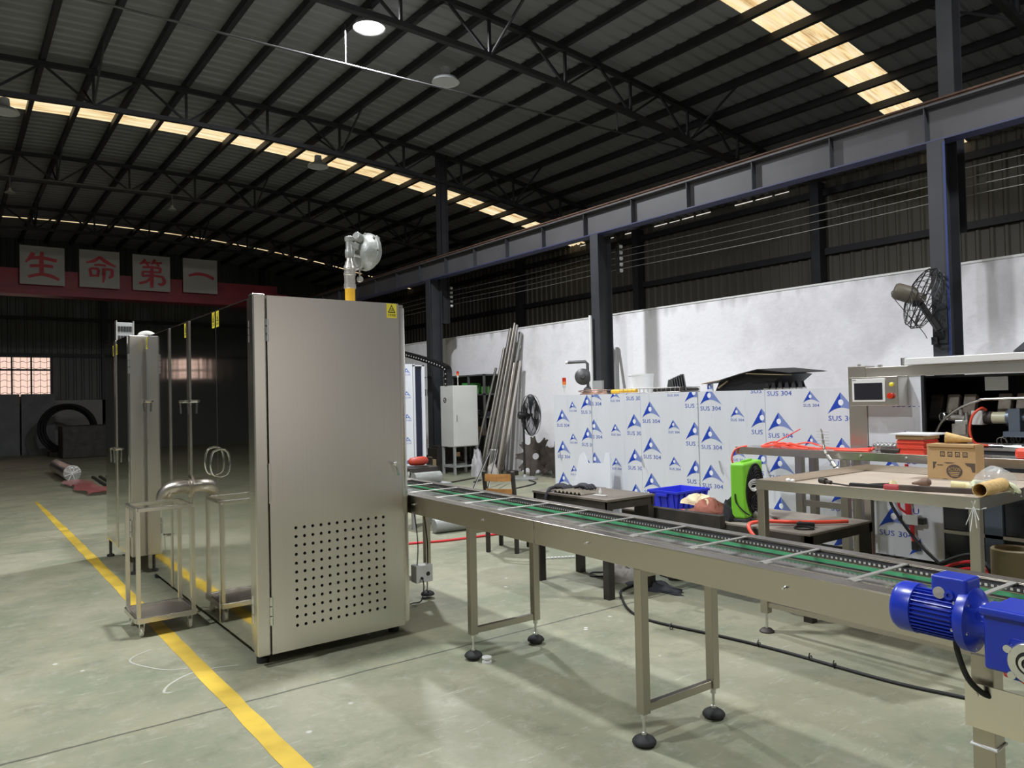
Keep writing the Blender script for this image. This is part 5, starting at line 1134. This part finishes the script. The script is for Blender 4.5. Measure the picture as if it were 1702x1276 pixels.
MB().tube(spl([c-ax*.3, c-ax*.32+Vector((.02,0,-.08)), c+Vector((-.02,.03,-.32)), c+Vector((.0,-.02,-.42))], 6), .004, 5).build('pull_cord', BLACK, wf)
# dark lamp shade at the right edge
t = thing('hanging_lamp', 'dark faceted lamp shade hanging at the right edge of the picture', 'lamp', (7.0, 2.25, 1.95))
MB().lathe([(.02, .13), (.06, .12), (.2, .0), (.2, -.012), (.19, -.012), (.05, .10), (.001, .10)], (7.0, 2.25, 1.80), (0,0,1), 8).build('shade', DARKSTEEL, t); MB().cyl((7.0, 2.25, 1.93), (7.0, 2.25, 4.5), .006, n=6).bar((7.0, 2.25, 4.5), (8.41, 2.25, 4.14), .02, .02).build('cord', BLACK, t)
# pipe riser and gas meter at the middle column
t = thing('gas_meter', 'round dark gas meter on a riser pipe in front of the middle column', 'meter', (8.3, 9.0, 0))
MB().cyl((8.335, 8.94, .03), (8.335, 8.94, 2.82), .024, n=12).build('white_riser', WHITE, t, smooth=50)
MB().tube([(8.31, 9.0, 1.55), (8.31, 9.0, 2.04), (8.29, 9.03, 2.075), (8.16, 9.30, 2.075)], .024, 10).build('grey_pipe', CASTD, t, smooth=50)
MB().tube([(8.16, 9.30, 2.075), (8.145, 9.34, 2.075)], .027, 10).build('pipe_cap', WHITE, t, smooth=50)
MB().lathe([(.05, -.06), (.10, -.05), (.135, -.02), (.135, .02), (.11, .045), (.05, .06), (.03, .09), (.001, .09)], (8.25, 9.05, 1.83), (-.7, -.7, 0), 24).build('meter_body', CASTD, t, smooth=40)
MB().lathe([(.06, 0), (.08, .03), (.07, .09), (.03, .12)], (8.31, 9.0, 1.55), (0,0,1), 16).build('meter_base', CASTD, t, smooth=40)
MB().box(8.355, 8.396, 8.72, 8.92, 1.0, 1.76).build('junction_box', GREYPAINT, t)
for x0, y0, x1, y1, n in ((8.95, 9.66, 9.41, 9.52, 'left'), (8.95, 8.98, 9.41, 9.42, 'right')):
    tag(MB().bar((x0, y0, .02), (x1, y1, 2.36), .06, .03).build('leaning_batten', ALU), 'pale flat metal batten leaning beside the middle column, '+n+' of the pair', 'batten')
# white control cabinet
wc = thing('control_cabinet', 'white electrical cabinet with a round black emblem and a red beacon on a leg stand', 'cabinet', (8.35, 12.9, 0))
a, b, c_, e = 8.05, 8.64, 12.67, 13.15
MB().box(a, b, c_, e, .56, 1.79).build('body', OFFWHITE, wc, bevel=.008)
MB().box(a+.015, b-.015, c_-.014, c_, .575, 1.775).build('door', OFFWHITE, wc, bevel=.004)
MB().box(a+.06, a+.08, c_-.024, c_-.014, 1.08, 1.20).build('door_handle', GREYPAINT, wc)
m = MB(); m.lathe([(.055, 0), (.055, .002), (.001, .002)], (a, 12.98, 1.50), (-1,0,0), 26); m.build('emblem', INK, wc)
m = MB()
for (y0, z0, y1, z1) in ((.03, .012, -.012, .03), (.012, -.03, -.03, -.012), (.012, .0, -.012, .0)): m.bar((a-.0032, 12.98+y0, 1.50+z0), (a-.0032, 12.98+y1, 1.50+z1), .002, .014, (0,0,1))
m.build('emblem_mark', WHITE, wc)
for x_ in (a+.03, b-.03):
    for y_ in (c_+.03, e-.03): MB().box(x_-.022, x_+.022, y_-.022, y_+.022, 0, .56).build('leg', GREYPAINT, wc)
MB().box(a+.03, b-.03, c_+.015, c_+.045, .15, .19).box(a+.03, b-.03, e-.045, e-.015, .15, .19).box(a+.015, a+.045, c_, e, .15, .19).build('stretcher', GREYPAINT, wc)
beacon(8.32, 12.9, 1.79, wc, .16)
# cable carrier
t = thing('cable_carrier', 'black link cable carrier with pale dots reaching from the white cabinet behind the steel cabinet', 'cable carrier', (8.1, 13.6, 1.8))
P = spl([(8.10, 12.92, 1.80), (8.10, 12.92, 2.08), (8.10, 13.02, 2.17), (8.08, 13.4, 2.28), (8.05, 14.0, 2.42), (8.02, 14.9, 2.60)], 8); m = MB()
for p, q in zip(P, P[1:]): m.bar(p, q, .10, .13, (1,0,.02))
m.build('links', BLACK, t); m = MB(); L = 0; prev = P[0]; nx = .03
for p, q in zip(P, P[1:]):
    seg = (q-p).length
    while nx < L+seg: 
        s = (nx-L)/seg; k = p.lerp(q, s); tn = (q-p).normalized(); nn = Vector((-1,0,0)); MB().cyl(k+nn*.060, k+nn*.071, .015, n=8).build('link_pin', WHITE, t); nx += .10
    L += seg
# wrapped cabinet behind the steel cabinet
t = thing('wrapped_cabinet', 'tall film-wrapped cabinet with an open dark door edge, just right of the steel cabinet', 'cabinet', (6.5, 11.8, 0))
m = MB(); m.box(5.95, 6.535, 11.6, 12.2, .08, 2.15); film_print(m, (5.95, 11.5995, .08), (1,0,0), (0,0,1), .585, 2.07, .1, ((.02, .24, .1), (.40, .15, .1))); m.build('body', FILMMATS, t, fix=False)
MB().box(6.55, 6.56, 11.55, 12.1, .08, 2.15).box(6.70, 6.755, 11.55, 12.1, .08, 2.13).box(6.55, 6.75, 11.55, 12.1, 2.11, 2.13).build('door_frame', FILM, t); MB().box(6.56, 6.70, 11.58, 12.1, .09, 2.11).build('door_glass', M('blue_black_panel', (.008, .010, .03), .2), t); MB().box(5.97, 6.73, 11.65, 12.15, 0, .08).build('plinth', DARKSTEEL, t)
# writing on the wall behind the cable carrier
m = MB(); fx = lambda y0, y1, z0, z1: m.box(XB-.005, XB-.002, 16.35-y1, 16.35-y0, z0, z1)
fx(-.12, -.06, 1.62, 1.80); fx(-.12, -.07, 1.9, 2.15)
for k in range(3):
    q = .05+.26*k; fx(q, q+.2, 1.74, 1.78); fx(q, q+.2, 1.62, 1.66); fx(q, q+.04, 1.66, 1.74); fx(q+.16, q+.2, 1.66, 1.74); fx(q+.09, q+.12, 1.66, 1.74)
    fx(q+.02, q+.06, 1.95, 2.14); fx(q+.12, q+.15, 1.90, 2.16); fx(q, q+.2, 2.06, 2.09)
tag(m.build('wall_lettering', M('faded_ink', (.10, .10, .11), .7), fix=False), 'faded black lettering on the white wall left of the third column', 'lettering')
# shelf
sh = thing('steel_shelf', 'dark open steel shelf against the white wall behind the white cabinet', 'shelf', (9.15, 13.4, 0))
a, b, c_, e = 8.93, 9.42, 12.85, 14.85
for y_ in (c_+.02, 13.45, 14.1, e-.02):
    for x_ in (a+.02, b-.02): MB().box(x_-.02, x_+.02, y_-.02, y_+.02, 0, 2.03).build('upright', SLATE, sh)
MB().box(b-.006, b, c_, e, .1, 2.03).build('back_sheet', SLATE, sh)
LV = (.24, .74, 1.14, 1.62, 2.03)
for z in LV: MB().box(a, b, c_, e, z-.03, z).build('shelf_board', SLATE, sh)
random.seed(31)
NM = {.24: 'lowest shelf', .74: 'second shelf', 1.14: 'middle shelf', 1.62: 'top open shelf'}
for z in LV[:4]:
    y_ = 13.0
    while y_ < 14.6:
        r_ = random.uniform(.05, .10); x_ = random.uniform(a+.12, a+.22); k = random.random()
        if k < .55:
            o = MB().lathe([(r_, 0), (r_, .04), (r_*.5, .05), (r_*.5, .10), (r_*.75, .11), (r_*.75, .14), (.001, .14)], (x_, y_, z), (0,0,1), 16).build('iron_flange', DARKIRON, smooth=40); tag(o, 'dark iron flange part standing on the %s of the steel shelf' % NM[z], 'flange', 'iron parts on the '+NM[z])
        else:
            h = random.uniform(.08, .2); o = MB().box(x_-.07, x_+.07, y_-r_, y_+r_, z, z+h).build('parts_box', GREENBOX if z > 1.5 and k > .7 else (DARKSTEEL if k < .85 else CARD), bevel=.006); tag(o, 'small carton of parts on the %s of the steel shelf' % NM[z], 'carton', 'cartons on the '+NM[z])
        y_ += r_*2+random.uniform(.12, .4)
tag(MB().box(9.0, 9.3, 13.5, 13.8, 1.65, 1.86).build('green_carton', M('green_print', (.07, .34, .07), .6), bevel=.006), 'bright green carton on the top shelf just right of the red beacon', 'carton')
# leaning stainless tubes
random.seed(17); PIPEM = M('old_tube_steel', (.32, .30, .27), .4, .9, var=.2, vscale=5)
for k in range(11):
    yb = 12.0+.075*k; yt = 11.98+.05*k; yb += random.uniform(-.03, .03)+(.12 if k > 8 else 0); xb = 8.60+.16*(k % 2); L = (2.25, 2.3, 3.05, 2.9, 3.1, 2.7, 3.0, 3.08, 2.6, 2.95, 2.2)[k]
    a_ = Vector((xb, yb, .015)); dv = Vector((XB-.20+.16*(k % 2)-xb-.02, yt-yb, 2.9)).normalized()
    rr = .026 if k % 3 else .035
    if k % 4 == 1: o = MB().bar(a_, a_+dv*L, .10, .05).build('steel_tube', STEELV if k % 2 else PIPEM)
    else: o = MB().cyl(a_, a_+dv*L, rr, n=12).build('steel_tube', (STEELD, PIPEM, PIPEM, GREYPAINT)[k % 4], smooth=50)
    tag(o, 'long stainless tube in the bundle leaning on the white wall left of the standing fan', 'tube', 'tubes leaning on the white wall')
tag(MB().bar((8.72, 13.0, .02), (8.90, 13.2, 1.75), .035, .02).build('dark_bar', DARKIRON), 'thin dark bar leaning alone at the left of the tube bundle', 'bar')
t = thing('tube_frame', 'small bent frame of two thin bright tubes leaning between the chair and the tubes', 'frame', (7.4, 10.6, 0))
MB().tube([(6.55, 9.85, .02), (7.55, 10.7, .62), (7.62, 10.60, .62), (6.75, 9.70, .02)], .014, 8).build('frame_tube', CHROME, t, smooth=50)
# standing fan
pf = thing('pedestal_fan', 'tall black standing fan with its cage seen edge-on near the tube bundle', 'fan', (8.52, 11.0, 0))
MB().lathe([(.24, 0), (.24, .03), (.20, .05), (.05, .06), (.03, .10)], (8.52, 11.0, 0), (0,0,1), 28).build('base', CAST, pf, smooth=40); MB().cyl((8.52, 11.0, .06), (8.52, 11.0, 1.16), .02, n=12).build('pole', BLACK, pf, smooth=50)
ax = Vector((.97, -.30, 0)).normalized(); c = Vector((8.60, 10.96, 1.19)); x = Vector((0,0,1)); y = ax.cross(x); R = .385
MB().lathe([(.001, -.20), (.06, -.19), (.07, -.17), (.07, -.06), (.045, -.03), (.03, 0), (.03, .08), (.001, .09)], c, ax, 18).build('motor', BLACK, pf, smooth=40); MB().cyl((8.52, 11.0, 1.08), (8.54, 10.99, 1.17), .035, n=12).build('tilt_joint', BLACK, pf)
m = MB()
for h, rr in ((0, 1), (.06, .93), (-.06, .93), (.10, .6), (-.10, .6), (.115, .25), (-.10, .25)): m.ring(c+ax*(h+.05), R*rr, .005, ax, 40, 5)
for k in range(80):
    a = 2*PI*k/80
    for sg in (1, -1):
        m.tube([c+ax*.05+(x*math.cos(a+q*.1)+y*math.sin(a+q*.1))*(R*(1-.2*q))+ax*sg*(.115*math.sin(min(1, q/3)*PI/2)) for q in range(5)], .0028, 4)
m.build('cage', BLACK, pf)
for k in range(3):
    a = 2*PI*k/3; e1 = x*math.cos(a)+y*math.sin(a); e2 = ax.cross(e1); q = c+ax*.05
    MB().add([q+e1*.03+e2*.02, q+e1*.33+e2*.14+ax*.03, q+e1*.34-e2*.06-ax*.03, q+e1*.03-e2*.03], [(0,1,2,3)]).build('blade', DARKSTEEL, pf, fix=False)
MB().lathe([(.001, 0), (.075, .0), (.075, .006), (.001, .008)], c+ax*.165, ax, 20).build('badge', GREYPAINT, pf)
# sprockets leaning
def sprocket(cx, cy, cz, R, ax, lab):
    P = []
    for k in range(9):
        for (da, rr) in ((-.5, .66), (-.33, .70), (-.20, .88), (-.17, 1.0), (-.07, 1.0), (-.04, .93), (.04, .93), (.07, 1.0), (.17, 1.0), (.20, .88), (.33, .70)): P.append((R*rr*math.cos(2*PI*(k+da)/9), R*rr*math.sin(2*PI*(k+da)/9)))
    axv = Vector(ax).normalized(); ux = axv.cross(Vector((0,0,1))).normalized(); uy = ux.cross(axv)
    if uy.z < 0: uy = -uy; ux = -ux
    t = thing('sprocket', lab, 'sprocket', (cx, cy, 0)); o = Vector((cx, cy, cz))
    n = len(P); nz = ux.cross(uy); th = .022; hol = []
    m = MB(); I = [(R*.16*math.cos(2*PI*k/n), R*.16*math.sin(2*PI*k/n)) for k in range(n)]
    vs = [o+ux*p[0]+uy*p[1] for p in P]+[o+ux*p[0]+uy*p[1] for p in I]; vs += [v+nz*th for v in vs]; fs = []
    off = 4
    for k in range(n):
        k2 = (k+1) % n; fs += [(k, k2, n+k2, n+k), (2*n+k, 3*n+k, 3*n+k2, 2*n+k2), (k, 2*n+k, 2*n+k2, k2), (n+k, n+k2, 3*n+k2, 3*n+k)]
    m.add(vs, fs).build('toothed_plate', RUSTIRON, t)
    m = MB()
    for k in range(5): a = 2*PI*k/5; q = o+ux*(R*.5*math.cos(a))+uy*(R*.5*math.sin(a)); m.cyl(q-nz*.004, q+nz*(th+.004), R*.09, n=12)
    m.build('bolt_boss', DARKIRON, t); return t
sprocket(9.12, 11.42, .375, .40, (-.72, -.62, .25), 'larger toothed iron plate leaning in front on the floor left of the wrapped machine')
sprocket(9.16, 10.8, .34, .36, (-.85, -.45, .25), 'toothed iron plate behind, next to the wrapped machine')
tag(MB().box(8.75, 8.95, 11.75, 11.9, 0, .09).build('iron_scrap', DARKIRON, bevel=.01), 'dark iron scrap on the floor left of the toothed plates', 'scrap')
# sacks and clutter by the shelf
heap('white_sack', M('white_sack', (.42, .41, .42), .85, var=.1, vscale=6, bump=.4, bscale=8), (8.33, 12.28, 0), (.11, .15, .40), 6, 'pale sack on the floor between the white cabinet and the tubes', 'sack')
heap('sack', CLOTHG, (8.40, 11.85, 0), (.08, .10, .2), 9, 'smaller grey sack beside the foot of the tube bundle', 'sack')
random.seed(41)
for k in range(10):
    x_, y_ = 7.55+random.uniform(0, .5), 13.2+random.uniform(-.5, .6)
    o = MB().box(x_-.09, x_+.09, y_-.12, y_+.12, 0, random.uniform(.12, .45)).build('scrap_box', (DARKIRON, RUSTIRON, BROWNPIPE, GREYPAINT)[k % 4], bevel=.01) if False else None
for k, (x_, y_, w_, h_, mt) in enumerate(((7.2, 12.5, .16, .42, RUSTIRON), (7.55, 12.9, .14, .34, BROWNPIPE), (7.1, 13.1, .2, .55, DARKIRON), (8.3, 13.6, .2, .5, DARKIRON), (7.6, 13.5, .18, .62, RUSTIRON))):
    tag(MB().box(x_-w_, x_+w_, y_-w_, y_+w_, 0, h_).box(x_-w_*.6, x_+w_*.6, y_-w_*.6, y_+w_*.6, h_, h_+.05).build('parts_crate', mt, bevel=.01), ['rusty low crate left of the white cabinet stand', 'tan low crate nearest the white cabinet stand', 'dark crate behind the orange bag', 'dark crate behind the white cabinet', 'rusty crate at the back behind the white cabinet stand'][k], 'crate')
for k, (p, q) in enumerate((((7.3, 11.6, .01), (8.0, 11.9, .01)), ((7.6, 11.3, .01), (7.9, 11.55, .01)))): tag(MB().bar(p, q, .05, .02).build('steel_offcut', DARKIRON), ('longer', 'shorter')[k]+' dark steel offcut on the floor in front of the white cabinet', 'offcut')
# beside the conveyor
bn = thing('steel_bin', 'grey steel stand beyond the conveyor carrying the duct roll and orange bag', 'stand', (4.7, 7.95, 0))
MB().box(4.30, 4.85, 7.70, 8.2, .47, .51).build('stand_top', GREYPAINT, bn)
for x_ in (4.34, 4.81):
    for y_ in (7.74, 8.16): MB().box(x_-.02, x_+.02, y_-.02, y_+.02, 0, .47).build('leg', GREYPAINT, bn)
MB().box(4.40, 4.80, 7.92, 8.18, .51, .70).build('dark_box', DARKIRON, bn, bevel=.01)
tag(MB().cyl((4.38, 7.80, .582), (4.74, 7.80, .582), .07, n=24).build('duct_roll', CAST, smooth=50), 'pale grey metal duct roll lying beyond the conveyor beside the steel cabinet', 'roll')
m = MB(); m.lathe([(.02, 0), (.05, .03), (.06, .10), (.062, .19), (.045, .24), (.015, .26)], (4.44, 8.02, .765), (.98, -.1, .03), 14, (1, .9)); tag(m.build('orange_bag', ORANGEBAG, smooth=60), 'orange-red rolled bag lying on the dark box above the duct roll', 'bag')
t = thing('metal_bracket', 'pale triangular metal bracket at the edge of the steel cabinet', 'bracket', (4.25, 7.95, .5))
m = MB(); m.prism([(0, 0), (.18, .22), (.17, .24), (-.12, .22)], (4.26, 7.98, .42), (.95, -.3, 0), (0,0,1), .008); m.build('plate', ALU, t)
tag(MB().lathe([(.075, 0), (.08, .01), (.08, .85), (.075, .86), (.06, .86), (.06, .02), (.001, .02)], (4.38, 7.35, .082), (.99, -.1, 0), 22).build('floor_duct', GREYPAINT, smooth=40), 'grey tube lying on the floor under the conveyor beyond the steel cabinet', 'duct')
# chair
ch = thing('wooden_chair', 'small chair with a slatted orange-brown wooden back and dark frame beyond the conveyor', 'chair', (4.46, 6.05, 0), rz=math.radians(-58), local=True)
for x_ in (-.15, .15):
    MB().bar((x_, -.16, 0), (x_, -.165, .42), .038, .038).bar((x_, -.165, .42), (x_, -.235, .80), .036, .034).build('back_leg', DARKIRON, ch, bevel=.004); MB().bar((x_, .18, 0), (x_, .17, .42), .038, .038).build('front_leg', DARKIRON, ch, bevel=.004)
MB().box(-.20, .20, -.19, .20, .42, .45).build('seat', WOOD, ch, bevel=.01)
for z, hh in ((.74, .07), (.60, .06)):
    m = MB(); P = [(-.135+.27*k/6, -.175-.06*(z-.42)/.38-.012-.03*math.sin(PI*k/6)) for k in range(7)]
    for (x0, y0), (x1, y1) in zip(P, P[1:]): m.bar((x0, y0, z), (x1, y1, z), .014, hh)
    m.build('back_slat', WOOD, ch)
MB().box(-.15, .15, -.175, -.155, .22, .25).box(-.15, .15, .165, .185, .30, .33).build('stretcher', DARKIRON, ch)
# ================================================================ ON THE FLOOR
def cable(name, pts, r_, mt, lab, cat='cable'): return tag(MB().tube(spl(pts, 7), r_, 7).build(name, mt, smooth=60), lab, cat)
cable('floor_cable', [(4.46, 4.22, .010), (4.15, 4.16, .010), (3.98, 4.0, .009), (3.78, 3.72, .009), (3.72, 3.45, .009), (3.80, 2.96, .009), (3.84, 2.57, .009), (3.85, 1.96, .009), (3.92, 1.60, .009), (3.98, 1.2, .009), (4.1, .7, .009)], .009, RUBBER, 'long black cable running over the green floor under the conveyor')
for k, (x_, y_) in enumerate(((3.70, 3.28), (3.83, 2.72), (3.85, 2.40), (3.84, 2.25))): tag(MB().bar((x_-.02, y_, .02), (x_+.025, y_+.02, .03), .006, .003).ring((x_, y_, .012), .013, .003, (0,1,0), 12, 5).build('cable_tie', BLACK), 'black cable tie on the long floor cable, number %s from the cloth heap' % ('one', 'two', 'three', 'four')[k], 'cable tie')
cable('loop_cable', [(4.35, 4.58, .008), (4.28, 4.66, .008), (4.38, 4.74, .008), (4.50, 4.62, .008), (4.36, 4.50, .03), (4.30, 4.46, .008), (4.42, 4.36, .02)], .006, RUBBER, 'small loop of black lead left of the cloth heap')
cable('grey_lead', [(4.62, 4.20, .04), (4.66, 4.10, .02), (4.72, 4.02, .02), (4.80, 3.96, .01), (4.86, 3.86, .01), (4.98, 3.80, .01)], .006, RUBBER, 'thin black lead trailing right from the brown connector on the floor')
heap('cloth_heap', CLOTHG, (4.44, 4.40, 0), (.13, .17, .09), 4, 'pale grey-pink cloth heap on the floor behind the second conveyor leg', 'cloth')
heap('dark_cloth', CLOTHD, (4.58, 4.46, 0), (.08, .12, .12), 7, 'dark cloth bundle behind the pale heap', 'cloth')
heap('dark_trousers', CLOTHD, (4.38, 4.04, 0), (.09, .20, .045), 10, 'flat dark cloth in front of the pale heap', 'cloth')
tag(MB().xf(Matrix.Translation((4.72, 4.14, .03)) @ Matrix.Rotation(.7, 4, 'Z')).box(-.03, .03, -.05, .05, -.025, .025).build('brown_connector', M('brown_plastic', (.20, .09, .05), .5), bevel=.006), 'brown connector block on the floor right of the cloth heap', 'connector')
m = MB()
for k in range(12): q = Vector((4.34, 5.51, .008)).lerp(Vector((4.66, 5.33, .008)), k/11); m.bar(q, q+Vector((.022, -.010, .002)), .03, .012); m.bar(q+Vector((.01, .02, 0)), q+Vector((.01, -.03, .0)), .008, .008)
tag(m.build('plastic_chain', OFFWHITE), 'short strip of white plastic chain lying on the floor', 'chain')
m = MB(); m.lathe([(.028, 0), (.028, .008), (.018, .010), (.018, .022), (.028, .024), (.028, .032), (.001, .032)], (2.452, 3.56, 0), (0,0,1), 18); tag(m.build('white_spool', WHITE, smooth=40), 'small white spool on the floor beside a conveyor foot', 'spool')
cable('red_hose', [(2.6, 7.2, .012), (3.4, 7.08, .012), (3.85, 6.97, .012), (4.22, 6.84, .012), (4.76, 6.78, .012), (5.4, 6.7, .012), (6.0, 6.9, .012)], .013, REDHOSE, 'bright red hose lying across the floor behind the conveyor', 'hose')
for k, P in enumerate(([(5.2, 7.0, .01), (5.7, 7.9, .01), (6.3, 9.0, .01), (7.2, 9.8, .01), (8.2, 10.3, .01), (8.45, 10.8, .012)], [(5.6, 7.2, .01), (6.5, 8.2, .01), (7.3, 9.0, .01), (8.0, 9.4, .01)])): cable('black_lead', P, .012, RUBBER, ('black lead running from the chair to the standing fan', 'black lead on the floor running under the wrapped machine')[k])
tag(MB().lathe([(.12, 0), (.13, .02), (.13, .44), (.12, .45), (.11, .44), (.11, .03), (.001, .03)], (5.57, 1.99, 0), (0,0,1), 24).build('tan_tub', BROWNPIPE, smooth=40), 'round tan tub on the floor behind the near leg of the tray table', 'tub')
